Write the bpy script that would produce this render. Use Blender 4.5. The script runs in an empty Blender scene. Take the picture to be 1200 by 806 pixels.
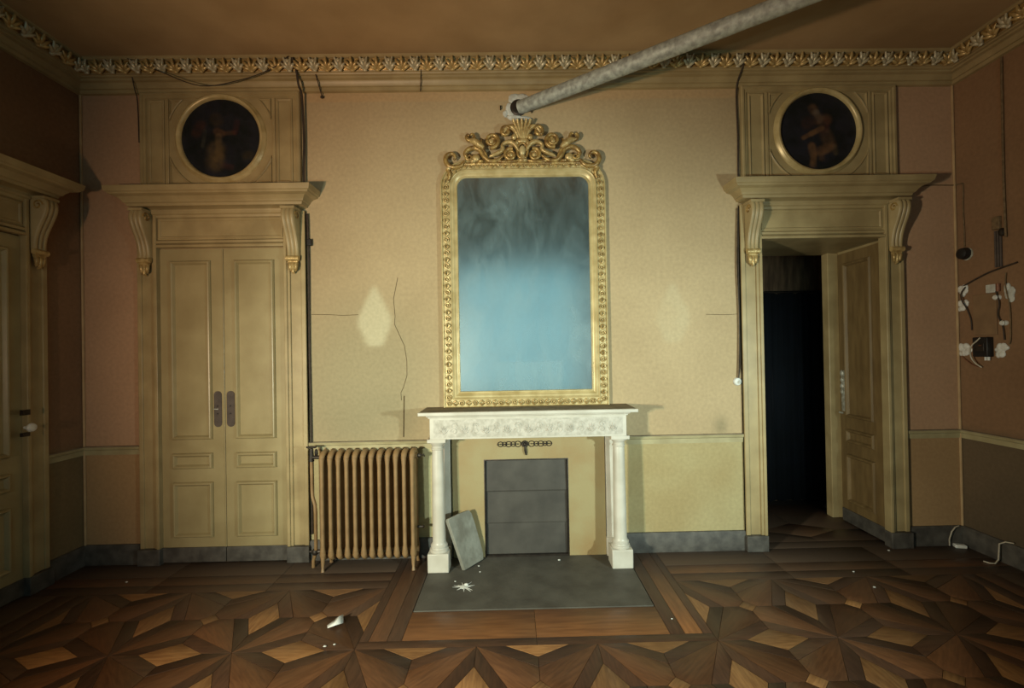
import bpy, bmesh, math, random
from mathutils import Vector, Matrix
random.seed(7)
SC = bpy.context.scene
COL = SC.collection
PI = math.pi

# ------------------------------------------------------------------ camera
def set_camera():
    cam = bpy.data.cameras.new('camera'); o = bpy.data.objects.new('camera', cam); COL.objects.link(o)
    cam.sensor_width = 36.0; cam.sensor_fit = 'HORIZONTAL'; cam.lens = 36*549.24/1200
    cam.shift_x = -7/1200; cam.shift_y = 4/1200; cam.clip_start = .02
    yaw, pit, rol = .0125, .0069, .0178
    F = Vector((math.sin(yaw)*math.cos(pit), math.cos(yaw)*math.cos(pit), math.sin(pit)))
    R = Vector((math.cos(yaw), -math.sin(yaw), 0)); U = R.cross(F)
    R2 = R*math.cos(rol)-U*math.sin(rol); U2 = R*math.sin(rol)+U*math.cos(rol)
    M = Matrix((R2, U2, -F)).transposed().to_4x4(); M.translation = Vector((-.105, -3.612, 1.566))
    o.matrix_world = M; SC.camera = o
set_camera()

# ------------------------------------------------------------------ world, lamps, exposure
w = bpy.data.worlds.new('dim'); SC.world = w; w.use_nodes = True
w.node_tree.nodes['Background'].inputs[0].default_value = (.30, .42, .55, 1)
w.node_tree.nodes['Background'].inputs[1].default_value = .004
SC.view_settings.view_transform = 'Standard'; SC.view_settings.look = 'None'
SC.view_settings.gamma = 1; SC.view_settings.use_curve_mapping = False
SC.view_settings.exposure = 0.0
def flood(name, loc, aim, power, size, blend, col, rad):
    l = bpy.data.lights.new(name, 'SPOT'); l.energy = power; l.color = col
    l.spot_size = math.radians(size); l.spot_blend = blend; l.shadow_soft_size = rad
    o = bpy.data.objects.new(name, l); COL.objects.link(o); o.location = loc
    o.rotation_euler = (Vector(aim)-Vector(loc)).to_track_quat('-Z', 'Y').to_euler()
flood('flood_lamp_near_left', (-2.0, -3.55, 1.28), (-.05, 0, .95), 400, 86, 1.0, (.78, 1, .84), .05)
flood('flood_lamp_near_right', (2.3, -3.2, 1.40), (.65, 0, 1.10), 430, 80, 1.0, (.82, 1, .90), .07)
flood('warm_lamp_near_left', (-2.30, -3.75, 1.40), (.0, 0, 1.75), 385, 112, 1.0, (1, .67, .41), .08)

# ------------------------------------------------------------------ dimensions
XW = 3.377; ZC = 3.76; ROOM = 6.10; DX = 2.30; RAIL = .888; BASE = .150
S = .645                                              # parquet cell

# ------------------------------------------------------------------ mesh builder
def offs(poly, d):
    n = len(poly); out = []
    for i in range(n):
        ax, ay = poly[i-1]; bx, by = poly[i]; cx, cy = poly[(i+1) % n]
        l1 = math.hypot(bx-ax, by-ay) or 1; l2 = math.hypot(cx-bx, cy-by) or 1
        n1 = (-(by-ay)/l1, (bx-ax)/l1); n2 = (-(cy-by)/l2, (cx-bx)/l2)
        k = 1+n1[0]*n2[0]+n1[1]*n2[1]; k = max(k, .35)
        out.append((bx+d*(n1[0]+n2[0])/k, by+d*(n1[1]+n2[1])/k))
    return out
class MB:
    def __init__(s): s.v = []; s.f = []
    def add(s, vs, fs):
        b = len(s.v); s.v += [tuple(v) for v in vs]; s.f += [tuple(b+i for i in f) for f in fs]; return s
    def box(s, x0, x1, y0, y1, z0, z1):
        return s.add([(x, y, z) for x in (x0, x1) for y in (y0, y1) for z in (z0, z1)],
            [(0,1,3,2),(4,6,7,5),(0,4,5,1),(2,3,7,6),(0,2,6,4),(1,5,7,3)])
    def prism(s, poly, y0, y1):                       # poly in x,z
        n = len(poly)
        return s.add([(x, y0, z) for x, z in poly]+[(x, y1, z) for x, z in poly],
            [tuple(range(n)), tuple(range(2*n-1, n-1, -1))]+[(i, n+i, n+(i+1) % n, (i+1) % n) for i in range(n)])
    def slab(s, poly, z0, z1):                        # poly in x,y
        n = len(poly)
        return s.add([(x, y, z0) for x, y in poly]+[(x, y, z1) for x, y in poly],
            [tuple(range(n-1, -1, -1)), tuple(range(n, 2*n))]+[(i, (i+1) % n, n+(i+1) % n, n+i) for i in range(n)])
    def frame(s, poly, prof, fill=True):              # poly in x,z; prof (inset, out) ; y = -out
        n = len(poly); b = len(s.v)
        for d, o in prof: s.v += [(x, -o, z) for x, z in offs(poly, d)]
        for r in range(len(prof)-1):
            for i in range(n): s.f.append((b+r*n+i, b+r*n+(i+1) % n, b+(r+1)*n+(i+1) % n, b+(r+1)*n+i))
        if fill: s.f.append(tuple(b+(len(prof)-1)*n+i for i in range(n)))
        return s
    def mould(s, x0, x1, prof, m0=0, m1=0):           # prof (out, z) extruded along x, mitres m0, m1
        n = len(prof)
        return s.add([(x0+m0*o, -o, z) for o, z in prof]+[(x1-m1*o, -o, z) for o, z in prof],
            [(i, i+1, n+i+1, n+i) for i in range(n-1)]+[tuple(range(n)), tuple(range(2*n-1, n-1, -1))])
    def lathe(s, prof, c=(0, 0, 0), n=24, axis='z'):  # prof (r, h)
        b = len(s.v); m = len(prof)
        for r, h in prof:
            for k in range(n):
                a = 2*PI*k/n; p = (r*math.cos(a), r*math.sin(a), h)
                if axis == 'y': p = (p[0], -h, p[1])
                if axis == 'x': p = (h, p[0], p[1])
                s.v.append((c[0]+p[0], c[1]+p[1], c[2]+p[2]))
        for j in range(m-1):
            for k in range(n): s.f.append((b+j*n+k, b+j*n+(k+1) % n, b+(j+1)*n+(k+1) % n, b+(j+1)*n+k))
        s.f.append(tuple(b+k for k in range(n-1, -1, -1))); s.f.append(tuple(b+(m-1)*n+k for k in range(n)))
        return s
    def tube(s, pts, r, n=8, flat=1.0, fax=None):     # r scalar or list; flat squashes along fax
        pts = [Vector(p) for p in pts]; m = len(pts); b = len(s.v)
        rs = r if isinstance(r, (list, tuple)) else [r]*m
        up = None
        for i in range(m):
            t = (pts[min(i+1, m-1)]-pts[max(i-1, 0)])
            t = t.normalized() if t.length > 1e-9 else Vector((0, 0, 1))
            if up is None: up = t.orthogonal().normalized()
            up = (up-t*up.dot(t)); up = up.normalized() if up.length > 1e-6 else t.orthogonal().normalized()
            sd = t.cross(up)
            for k in range(n):
                a = 2*PI*k/n; d = (up*math.cos(a)+sd*math.sin(a))*rs[i]
                if fax is not None: d[fax] *= flat
                s.v.append(tuple(pts[i]+d))
        for i in range(m-1):
            for k in range(n): s.f.append((b+i*n+k, b+i*n+(k+1) % n, b+(i+1)*n+(k+1) % n, b+(i+1)*n+k))
        s.f.append(tuple(b+k for k in range(n-1, -1, -1))); s.f.append(tuple(b+(m-1)*n+k for k in range(n)))
        return s
    def ball(s, c, rx, ry, rz, n=10, m=6):
        b = len(s.v)
        for j in range(m+1):
            a = PI*j/m
            for k in range(n):
                t = 2*PI*k/n; q = max(math.sin(a), .02)
                s.v.append((c[0]+rx*q*math.cos(t), c[1]+ry*q*math.sin(t), c[2]-rz*math.cos(a)))
        for j in range(m):
            for k in range(n): s.f.append((b+j*n+k, b+j*n+(k+1) % n, b+(j+1)*n+(k+1) % n, b+(j+1)*n+k))
        s.f.append(tuple(b+k for k in range(n-1, -1, -1))); s.f.append(tuple(b+m*n+k for k in range(n)))
        return s
    def mesh(s, name, mat, ang=38):
        me = bpy.data.meshes.new(name); me.from_pydata(s.v, [], s.f)
        bm = bmesh.new(); bm.from_mesh(me); bmesh.ops.recalc_face_normals(bm, faces=bm.faces); bm.to_mesh(me); bm.free()
        for p in me.polygons: p.use_smooth = True
        me.set_sharp_from_angle(angle=math.radians(ang)); me.materials.append(mat)
        return me
    def build(s, name, mat, parent=None, bevel=0, ang=38, loc=None, rotz=0):
        return put(name, s.mesh(name, mat, ang), parent, bevel, loc, rotz)
def put(name, me, parent=None, bevel=0, loc=None, rotz=0):
    o = bpy.data.objects.new(name, me); COL.objects.link(o)
    if parent: o.parent = parent
    if loc: o.location = loc
    if rotz: o.rotation_euler = (0, 0, rotz)
    if bevel:
        m = o.modifiers.new('bevel', 'BEVEL'); m.width = bevel; m.segments = 2; m.limit_method = 'ANGLE'; m.angle_limit = math.radians(50)
    return o
def empty(name, loc=(0, 0, 0), rotz=0):
    o = bpy.data.objects.new(name, None); COL.objects.link(o); o.location = loc; o.rotation_euler = (0, 0, rotz)
    o.empty_display_size = .1; return o
def tag(o, label, cat, group=None, kind=None):
    o['label'] = label; o['category'] = cat
    if group: o['group'] = group
    if kind: o['kind'] = kind
    return o
def struct(o, label, cat): return tag(o, label, cat, kind='structure')
def rect(x0, x1, z0, z1): return [(x0, z0), (x1, z0), (x1, z1), (x0, z1)]
def arc(cx, cz, r, a0, a1, n): return [(cx+r*math.cos(a0+(a1-a0)*i/n), cz+r*math.sin(a0+(a1-a0)*i/n)) for i in range(n+1)]

# ------------------------------------------------------------------ materials
def nodes(name):
    m = bpy.data.materials.new(name); m.use_nodes = True; nt = m.node_tree
    return m, nt, nt.nodes['Principled BSDF']
def N(nt, t, **kw):
    n = nt.nodes.new(t)
    for k, v in kw.items(): setattr(n, k, v)
    return n
def mat(name, c1, c2=None, rough=.6, scale=6, detail=5, metal=0, bump=0, bscale=60, spec=.4, stretch=(1, 1, 1), rnd=0, lo=.35, hi=.65, coat=0, dust=None):
    """two-tone noise material in object space; rnd adds a per-object brightness change"""
    m, nt, b = nodes(name); L = nt.links
    b.inputs['Roughness'].default_value = rough; b.inputs['Metallic'].default_value = metal
    b.inputs['Specular IOR Level'].default_value = spec; b.inputs['Coat Weight'].default_value = coat
    tc = N(nt, 'ShaderNodeTexCoord'); mp = N(nt, 'ShaderNodeMapping'); mp.inputs['Scale'].default_value = stretch
    L.new(tc.outputs['Object'], mp.inputs['Vector'])
    c2 = c2 or tuple(x*.8 for x in c1)
    nz = N(nt, 'ShaderNodeTexNoise'); nz.inputs['Scale'].default_value = scale; nz.inputs['Detail'].default_value = detail
    vec = mp.outputs['Vector']
    if rnd:
        oi = N(nt, 'ShaderNodeObjectInfo'); ad = N(nt, 'ShaderNodeVectorMath'); ad.operation = 'MULTIPLY_ADD'
        ad.inputs[1].default_value = (37, 53, 71); L.new(oi.outputs['Random'], ad.inputs[0]); L.new(vec, ad.inputs[2]); vec = ad.outputs[0]
    L.new(vec, nz.inputs['Vector'])
    mr = N(nt, 'ShaderNodeMapRange'); mr.inputs[1].default_value = lo; mr.inputs[2].default_value = hi; L.new(nz.outputs['Fac'], mr.inputs[0])
    mx = N(nt, 'ShaderNodeMix'); mx.data_type = 'RGBA'
    mx.inputs['A'].default_value = (*c1, 1); mx.inputs['B'].default_value = (*c2, 1); L.new(mr.outputs[0], mx.inputs['Factor'])
    col = mx.outputs['Result']
    if rnd:
        hs = N(nt, 'ShaderNodeHueSaturation'); m2 = N(nt, 'ShaderNodeMapRange')
        m2.inputs[3].default_value = 1-rnd; m2.inputs[4].default_value = 1+rnd; L.new(oi.outputs['Random'], m2.inputs[0])
        L.new(m2.outputs[0], hs.inputs['Value']); L.new(col, hs.inputs['Color']); col = hs.outputs['Color']
    if dust:                                          # dirt lying in drifts, thickest along the back wall
        ge = N(nt, 'ShaderNodeNewGeometry'); n3 = N(nt, 'ShaderNodeTexNoise'); n3.inputs['Scale'].default_value = 1.6; n3.inputs['Detail'].default_value = 6; L.new(ge.outputs['Position'], n3.inputs['Vector'])
        sp = N(nt, 'ShaderNodeSeparateXYZ'); L.new(ge.outputs['Position'], sp.inputs[0])
        d1 = N(nt, 'ShaderNodeMapRange'); d1.inputs[1].default_value = -1.25; d1.inputs[2].default_value = -.15; d1.inputs[3].default_value = -.12; d1.inputs[4].default_value = .42; L.new(sp.outputs['Y'], d1.inputs[0])
        d2 = N(nt, 'ShaderNodeMath'); d2.operation = 'ADD'; L.new(n3.outputs['Fac'], d2.inputs[0]); L.new(d1.outputs[0], d2.inputs[1])
        d3 = N(nt, 'ShaderNodeMapRange'); d3.inputs[1].default_value = .38; d3.inputs[2].default_value = .95; d3.inputs[4].default_value = .85; L.new(d2.outputs[0], d3.inputs[0])
        dm = N(nt, 'ShaderNodeMix'); dm.data_type = 'RGBA'; dm.inputs['B'].default_value = (*dust, 1); L.new(col, dm.inputs['A']); L.new(d3.outputs[0], dm.inputs['Factor']); col = dm.outputs['Result']
    L.new(col, b.inputs['Base Color'])
    if bump:
        n2 = N(nt, 'ShaderNodeTexNoise'); n2.inputs['Scale'].default_value = bscale; n2.inputs['Detail'].default_value = 4; L.new(vec, n2.inputs['Vector'])
        bp = N(nt, 'ShaderNodeBump'); bp.inputs['Strength'].default_value = bump; bp.inputs['Distance'].default_value = .01
        L.new(n2.outputs['Fac'], bp.inputs['Height']); L.new(bp.outputs['Normal'], b.inputs['Normal'])
    return m
def attr_mat(name, rough=.8, scale=40, amt=.08, bump=.03, bscale=160, spec=.2):
    """colour painted per vertex ('paint'), times a fine noise"""
    m, nt, b = nodes(name); L = nt.links
    b.inputs['Roughness'].default_value = rough; b.inputs['Specular IOR Level'].default_value = spec
    at = N(nt, 'ShaderNodeAttribute'); at.attribute_name = 'paint'
    tc = N(nt, 'ShaderNodeTexCoord')
    nz = N(nt, 'ShaderNodeTexNoise'); nz.inputs['Scale'].default_value = scale; nz.inputs['Detail'].default_value = 6; L.new(tc.outputs['Object'], nz.inputs['Vector'])
    mr = N(nt, 'ShaderNodeMapRange'); mr.inputs[1].default_value = .3; mr.inputs[2].default_value = .7
    mr.inputs[3].default_value = 1-amt; mr.inputs[4].default_value = 1+amt; L.new(nz.outputs['Fac'], mr.inputs[0])
    vm = N(nt, 'ShaderNodeVectorMath'); vm.operation = 'SCALE'; L.new(at.outputs['Color'], vm.inputs[0]); L.new(mr.outputs[0], vm.inputs['Scale'])
    L.new(vm.outputs[0], b.inputs['Base Color'])
    n2 = N(nt, 'ShaderNodeTexNoise'); n2.inputs['Scale'].default_value = bscale; n2.inputs['Detail'].default_value = 3; L.new(tc.outputs['Object'], n2.inputs['Vector'])
    bp = N(nt, 'ShaderNodeBump'); bp.inputs['Strength'].default_value = bump; bp.inputs['Distance'].default_value = .01
    L.new(n2.outputs['Fac'], bp.inputs['Height']); L.new(bp.outputs['Normal'], b.inputs['Normal'])
    return m

M = {}
M['wall'] = attr_mat('faded_wall_cloth')
M['ceil'] = mat('ceiling_plaster', (.45, .32, .18), (.36, .25, .135), rough=.9, scale=2.2, bump=.1, bscale=30, spec=.1)
M['paint'] = mat('olive_gold_paint', (.40, .312, .160), (.30, .228, .113), rough=.40, scale=5, bump=.05, bscale=70, spec=.45)
M['door'] = mat('cream_door_paint', (.36, .295, .155), (.29, .23, .115), rough=.36, scale=4, bump=.05, bscale=60, spec=.5)
M['brown_door'] = mat('brown_door_varnish', (.215, .145, .062), (.15, .098, .042), rough=.42, scale=4, stretch=(5, 5, 1), bump=.05)
M['grey'] = mat('grey_skirting_paint', (.098, .090, .078), (.052, .047, .042), rough=.6, scale=14, bump=.15, bscale=50)
M['rail'] = mat('pale_rail_paint', (.40, .35, .20), (.31, .26, .14), rough=.5, scale=7)
M['batten'] = mat('faded_batten', (.46, .32, .17), (.38, .25, .13), rough=.6, scale=9)
M['gilt'] = mat('tarnished_gilding', (.50, .335, .11), (.20, .11, .035), rough=.34, scale=30, metal=.35, bump=.25, bscale=90, spec=.6)
M['gilt2'] = mat('bright_gilding', (.60, .45, .20), (.33, .215, .075), rough=.34, scale=26, metal=.3, bump=.25, bscale=90, spec=.6)
M['gilt_pale'] = mat('pale_gilding', (.58, .47, .24), (.42, .32, .14), rough=.35, scale=12, metal=.15, spec=.5)
M['silver'] = mat('silvered_leaf', (.55, .56, .50), (.26, .25, .19), rough=.4, scale=24, metal=.2, bump=.2, bscale=90)
M['silver_gilt'] = mat('silver_gilt_leaf', (.62, .58, .43), (.33, .28, .16), rough=.36, scale=24, metal=.2, bump=.2, bscale=90, spec=.6)
M['marble'] = mat('white_marble', (.58, .55, .48), (.48, .45, .38), rough=.38, scale=7, spec=.5)
M['carved'] = mat('carved_marble', (.53, .50, .44), (.39, .365, .31), rough=.55, scale=34, bump=.35, bscale=46)
M['dusty'] = mat('dusty_shelf_top', (.30, .25, .17), (.20, .165, .11), rough=.85, scale=9)
M['chimney'] = mat('yellowed_chimney_paint', (.32, .265, .135), (.29, .20, .088), rough=.6, scale=3.4, bump=.08, bscale=60, lo=.42, hi=.72)
M['slate'] = mat('grey_slate', (.105, .097, .080), (.068, .061, .050), rough=.62, scale=5, bump=.2, bscale=45, spec=.35)
M['sheet'] = mat('blackened_sheet_iron', (.080, .074, .064), (.052, .048, .042), rough=.55, scale=6, metal=.2, spec=.5)
M['hole'] = mat('soot', (.008, .007, .006), (.004, .004, .004), rough=.95)
M['rad'] = mat('brown_radiator_paint', (.29, .18, .082), (.21, .125, .055), rough=.42, scale=12, spec=.5)
M['iron'] = mat('dark_iron', (.05, .04, .032), (.028, .022, .018), rough=.5, scale=20, metal=.5)
M['pipe'] = mat('galvanised_zinc', (.46, .50, .46), (.25, .26, .24), rough=.6, scale=30, metal=.2, bump=.1, bscale=40, spec=.5)
M['plaster'] = mat('white_plaster', (.62, .64, .60), (.42, .42, .38), rough=.9, scale=18, bump=.5, bscale=40)
M['stone'] = mat('grey_stone', (.27, .275, .235), (.17, .165, .135), rough=.8, scale=9, bump=.3, bscale=35)
M['plate'] = mat('dark_bronze_plate', (.10, .078, .066), (.07, .055, .048), rough=.5, scale=18, metal=.2)
M['white'] = mat('white_porcelain', (.74, .75, .72), (.60, .60, .56), rough=.35, scale=18)
M['black'] = mat('black_bakelite', (.010, .009, .009), (.018, .016, .015), rough=.45, scale=20)
M['wire'] = mat('dark_flex', (.055, .038, .026), (.03, .02, .014), rough=.7, scale=40)
M['flex'] = mat('old_brown_flex', (.20, .135, .07), (.12, .08, .04), rough=.7, scale=40)
M['paleflex'] = mat('pale_flex', (.52, .47, .38), (.40, .35, .27), rough=.6, scale=40)
M['crack'] = mat('crack_brown', (.10, .07, .03), (.06, .04, .02), rough=.95, scale=40)
M['copper'] = mat('bare_copper', (.25, .11, .06), (.17, .07, .04), rough=.5, scale=40, metal=.3)
DUST = (.078, .052, .036)
M['light_wood'] = mat('honey_oak', (.36, .180, .068), (.23, .105, .038), rough=.42, scale=9, stretch=(1.2, 9, 9), rnd=.40, bump=.06, spec=.4, dust=DUST)
M['mid_wood'] = mat('red_brown_oak', (.150, .064, .027), (.098, .041, .018), rough=.42, scale=9, stretch=(1.2, 9, 9), rnd=.40, bump=.06, spec=.4, dust=DUST)
M['dark_wood'] = mat('dark_walnut', (.078, .037, .020), (.050, .024, .014), rough=.42, scale=9, stretch=(1.2, 9, 9), rnd=.30, bump=.06, spec=.4, dust=DUST)
M['dusty_wood'] = mat('dirty_floor_board', (.092, .060, .038), (.060, .040, .027), rough=.6, scale=6, stretch=(.6, 5, 5), rnd=.22, bump=.08, dust=DUST)
M['orange_wood'] = mat('orange_oak', (.25, .105, .037), (.165, .066, .023), rough=.4, scale=7, stretch=(.7, 7, 7), rnd=.22, bump=.06, spec=.4, dust=DUST)
M['subfloor'] = mat('joint_dirt', (.018, .011, .007), (.012, .008, .005), rough=.95)
M['navy'] = mat('opening_dark_navy', (.005, .008, .014), (.003, .005, .008), rough=.9, scale=4)  # near-black colour painted for the darkness past the doorway
M['brownwall'] = mat('stained_brown_plaster', (.26, .155, .085), (.10, .06, .035), rough=.9, scale=5, stretch=(4, 1, .7), bump=.2)

def wall_paint(obj, fn):
    me = obj.data; ca = me.color_attributes.new('paint', 'FLOAT_COLOR', 'POINT')
    for i, v in enumerate(me.vertices): ca.data[i].color = (*fn(v.co), 1)
def lerp(a, b, t): return tuple(x+(y-x)*t for x, y in zip(a, b))
def sm(a, b, x):
    t = min(1, max(0, (x-a)/(b-a))); return t*t*(3-2*t)
from mathutils import noise as NZ
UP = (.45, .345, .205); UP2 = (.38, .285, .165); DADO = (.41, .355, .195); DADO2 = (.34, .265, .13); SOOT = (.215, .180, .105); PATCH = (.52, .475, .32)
def kite(x, z, cx, cz):                               # pale patch left by a removed wall light
    dx = abs(x-cx); dz = z-cz
    half = .125*(1-max(0, dz)/.27) if dz > 0 else (.125 if dz > -.06 else .125-(-dz-.06)*.42)
    half += .012*NZ.noise((x*20, z*20, 3))
    return sm(.03, -.03, dx-half)*sm(-.24, -.20, dz)*sm(.27, .20, dz)
def back_paint(p):
    x, z = p.x, p.z
    n = NZ.fractal((x*.9, z*.9, 1.7), 1, 2, 4); n2 = NZ.fractal((x*3, z*3, 5.1), 1, 2, 3)
    if z < RAIL-.02:
        c = lerp(DADO, DADO2, min(1, max(0, .35+.9*n+.3*n2)))
        return lerp((.39, .25, .125), (.32, .20, .10), min(1, max(0, .4+n))) if abs(x) > 2.9 else c   # the narrow end bays are given a redder colour
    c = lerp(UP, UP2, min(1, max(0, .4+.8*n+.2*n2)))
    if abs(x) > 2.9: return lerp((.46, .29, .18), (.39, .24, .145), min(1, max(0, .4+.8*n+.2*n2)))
    d1 = math.hypot((x+1.37)/.30, (z-1.02)/.24); d2 = math.hypot((x+1.06)/.20, (z-1.06)/.22); d3 = math.hypot((x+1.25)/.62, (z-1.35)/.62)
    c = lerp(c, SOOT, .62*math.exp(-d1*d1)+.42*math.exp(-d2*d2)*(1+n2)); c = lerp(c, (.29, .255, .155), .75*math.exp(-d3*d3*d3))
    c = lerp(c, PATCH, .70*kite(x, z, -1.157, 1.84))
    c = lerp(c, PATCH, .42*kite(x, z, 1.145, 1.83)*(.6+.5*n2))
    d4 = math.hypot((x-1.50)/.05, (z-.955)/.07); c = lerp(c, SOOT, .7*math.exp(-d4*d4))
    if z > 3.50 and z < 3.60 : c = lerp(c, (.50, .33, .17), .5)
    return c
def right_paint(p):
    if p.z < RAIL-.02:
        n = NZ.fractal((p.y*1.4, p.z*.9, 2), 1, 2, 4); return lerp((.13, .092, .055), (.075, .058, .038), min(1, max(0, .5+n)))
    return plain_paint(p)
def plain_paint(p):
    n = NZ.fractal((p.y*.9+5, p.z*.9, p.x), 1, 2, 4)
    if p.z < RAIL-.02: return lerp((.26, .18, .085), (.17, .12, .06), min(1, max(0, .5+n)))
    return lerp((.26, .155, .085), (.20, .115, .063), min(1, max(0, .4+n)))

def grid_wall(name, nx, nz, fpt, keep=lambda u, z: True, umin=0, umax=1):
    mb = MB(); idx = {}
    for i in range(nx+1):
        for j in range(nz+1):
            idx[i, j] = len(mb.v); mb.v.append(fpt(umin+(umax-umin)*i/nx, ZC*j/nz))
    for i in range(nx):
        for j in range(nz):
            if keep(umin+(umax-umin)*(i+.5)/nx, ZC*(j+.5)/nz): mb.f.append((idx[i, j], idx[i+1, j], idx[i+1, j+1], idx[i, j+1]))
    return mb.build(name, M['wall'])

# ------------------------------------------------------------------ room shell
def shell():
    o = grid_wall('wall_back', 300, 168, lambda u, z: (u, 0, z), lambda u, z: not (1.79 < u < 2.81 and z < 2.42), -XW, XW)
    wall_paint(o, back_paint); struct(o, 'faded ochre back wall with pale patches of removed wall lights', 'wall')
    # cracks in the plaster
    for pts, r in (([(-.975, 2.145), (-1.01, 1.98), (-1.0, 1.85), (-1.005, 1.785), (-.95, 1.66), (-.932, 1.62), (-.915, 1.5), (-.916, 1.39), (-.945, 1.30), (-.964, 1.26), (-.962, 1.20)], .0022),
                   ([(-.940, 1.235), (-.944, 1.10), (-.949, .92)], .0048),
                   ([(-1.639, 1.872), (-1.50, 1.868), (-1.40, 1.860), (-1.281, 1.864)], .0020),
                   ([(1.40, 1.822), (1.55, 1.816), (1.66, 1.820)], .0018)):
        MB().tube([(x, -.0006, z) for x, z in pts], r, 6, .25, 1).build('crack', M['crack'], o)
    o = grid_wall('wall_left', 60, 40, lambda u, z: (-XW, -u, z), umin=0, umax=ROOM)
    wall_paint(o, plain_paint); struct(o, 'dim brown wall on the left side of the room', 'wall')
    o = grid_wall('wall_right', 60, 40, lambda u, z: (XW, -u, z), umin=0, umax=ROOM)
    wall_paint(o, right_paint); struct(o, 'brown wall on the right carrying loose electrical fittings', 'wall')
    WX, WZ0, WZ1 = 1.32, .55, 3.30
    rear_paint = lambda p: (.10, .065, .04)
    o = grid_wall('wall_rear', 60, 60, lambda u, z: (u, -ROOM, z), lambda u, z: not (abs(u) < WX+.02 and WZ0-.02 < z < WZ1+.02), -XW, XW)
    wall_paint(o, rear_paint); struct(o, 'rear wall behind the viewpoint with a wide window', 'wall')
    # window behind the viewpoint: daylight seen in the mirror
    win = empty('window_1', (0, -ROOM, WZ0)); struct(win, 'wide paned window with blue daylight behind the viewpoint', 'window')
    pm, nt, b = nodes('daylit_dusty_pane'); b.inputs['Base Color'].default_value = (.3, .4, .45, 1); b.inputs['Roughness'].default_value = .2
    b.inputs['Emission Color'].default_value = (.26, .52, .55, 1); b.inputs['Emission Strength'].default_value = 1.75
    fr = MB(); h = WZ1-WZ0
    for x in (-WX, -.44, .44, WX): fr.box(x-.035, x+.035, -.02, .06, 0, h)
    for z in (0, .92, 1.84, h): fr.box(-WX-.035, WX+.035, -.02, .06, z-.03, z+.03)
    fr.build('window_frame', M['paint'], win)
    for x0, x1 in ((-WX, -.44), (-.44, .44), (.44, WX)):
        for z0, z1 in ((0, .92), (.92, 1.84), (1.84, h)):
            MB().box(x0+.03, x1-.03, .005, .011, z0+.02, z1-.02).build('pane', pm, win)
    o = MB().box(-XW-.2, XW+.2, -ROOM-.2, .02, ZC, ZC+.1).build('ceiling', M['ceil']); struct(o, 'dingy brown plaster ceiling', 'ceiling')
    # skirting boards
    bp = [(0, 0), (.022, 0), (.022, BASE-.012), (.014, BASE), (0, BASE)]
    def along(side, a, b):                            # local moulding placed on a side wall, a..b = distance from back wall
        return ((-XW, 0, 0), PI/2, -b, -a) if side == 'left' else ((XW, 0, 0), -PI/2, a, b)
    for x0, x1, lab in ((-XW, -DX-.635, 'short grey skirting left of the closed double door'), (-DX+.635, -.56, 'grey skirting behind the radiator'),
                        (.575, DX-.635, 'grey chipped skirting between mantel and open doorway'), (DX+.635, XW, 'short dark skirting right of the open doorway')):
        struct(MB().mould(x0, x1, bp).build('baseboard_back', M['grey']), lab, 'baseboard')
    for side, segs in (('left', ((0, .295), (1.57, ROOM))), ('right', ((0, ROOM),))):
        for k, (a, b) in enumerate(segs):
            loc, rz, u0, u1 = along(side, a, b)
            struct(MB().mould(u0, u1, bp).build('baseboard_'+side, M['grey'], loc=loc, rotz=rz),
                   {'left': ('dark skirting in the left corner', 'dark skirting along the left wall nearer the viewer'), 'right': ('dark skirting along the right wall',)}[side][k], 'baseboard')
    # chair rail
    rp = [(0, .828), (.012, .830), (.014, .866), (.024, .872), (.027, .884), (.022, .890), (0, .890)]
    n = 0
    for x0, x1, lab in ((-XW, -DX-.635, 'chair rail left of the closed double door'), (-DX+.635, -.69, 'chair rail above the radiator'),
                        (.69, DX-.635, 'pale chair rail between mantel and open doorway'), (DX+.635, XW, 'chair rail right of the open doorway')):
        n += 1; o = MB().mould(x0, x1, rp).build('trim_%d' % n, M['rail']); struct(o, lab, 'chair rail')
        MB().mould(x0, x1, [(0, .8905), (.024, .8905), (.024, .894), (0, .897)]).build('dust_line', M['dusty'], o)
    for side, a, b, lab in (('left', 0, .295, 'chair rail in the left corner'), ('left', 1.57, ROOM, 'chair rail along the left wall nearer the viewer'), ('right', 0, ROOM, 'chair rail along the right wall')):
        n += 1; loc, rz, u0, u1 = along(side, a, b)
        o = MB().mould(u0, u1, rp).build('trim_%d' % n, M['rail'], loc=loc, rotz=rz); struct(o, lab, 'chair rail')
        MB().mould(u0, u1, [(0, .8905), (.024, .8905), (.024, .894), (0, .897)]).build('dust_line', M['dusty'], o)
    # thin battens that hold the wall cloth in the corners
    for x, lab in ((-XW+.012, 'thin pale batten up the left corner'), (XW-.012, 'thin pale batten up the right corner')):
        n += 1; struct(MB().tube([(x, -.008, BASE), (x, -.008, 3.58)], .009, 8).build('trim_%d' % n, M['batten']), lab, 'batten')
    # cornice with leaf ornament
    cp = [(0, 3.572), (.026, 3.575), (.030, 3.598), (.044, 3.601), (.050, 3.618), (.064, 3.634), (.086, 3.640), (.089, 3.652), (.106, 3.656),
          (.110, 3.664), (.122, 3.667), (.126, 3.672), (.150, 3.702), (.160, 3.738), (.176, 3.741), (.177, 3.754), (.184, 3.76), (0, 3.76)]
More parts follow.
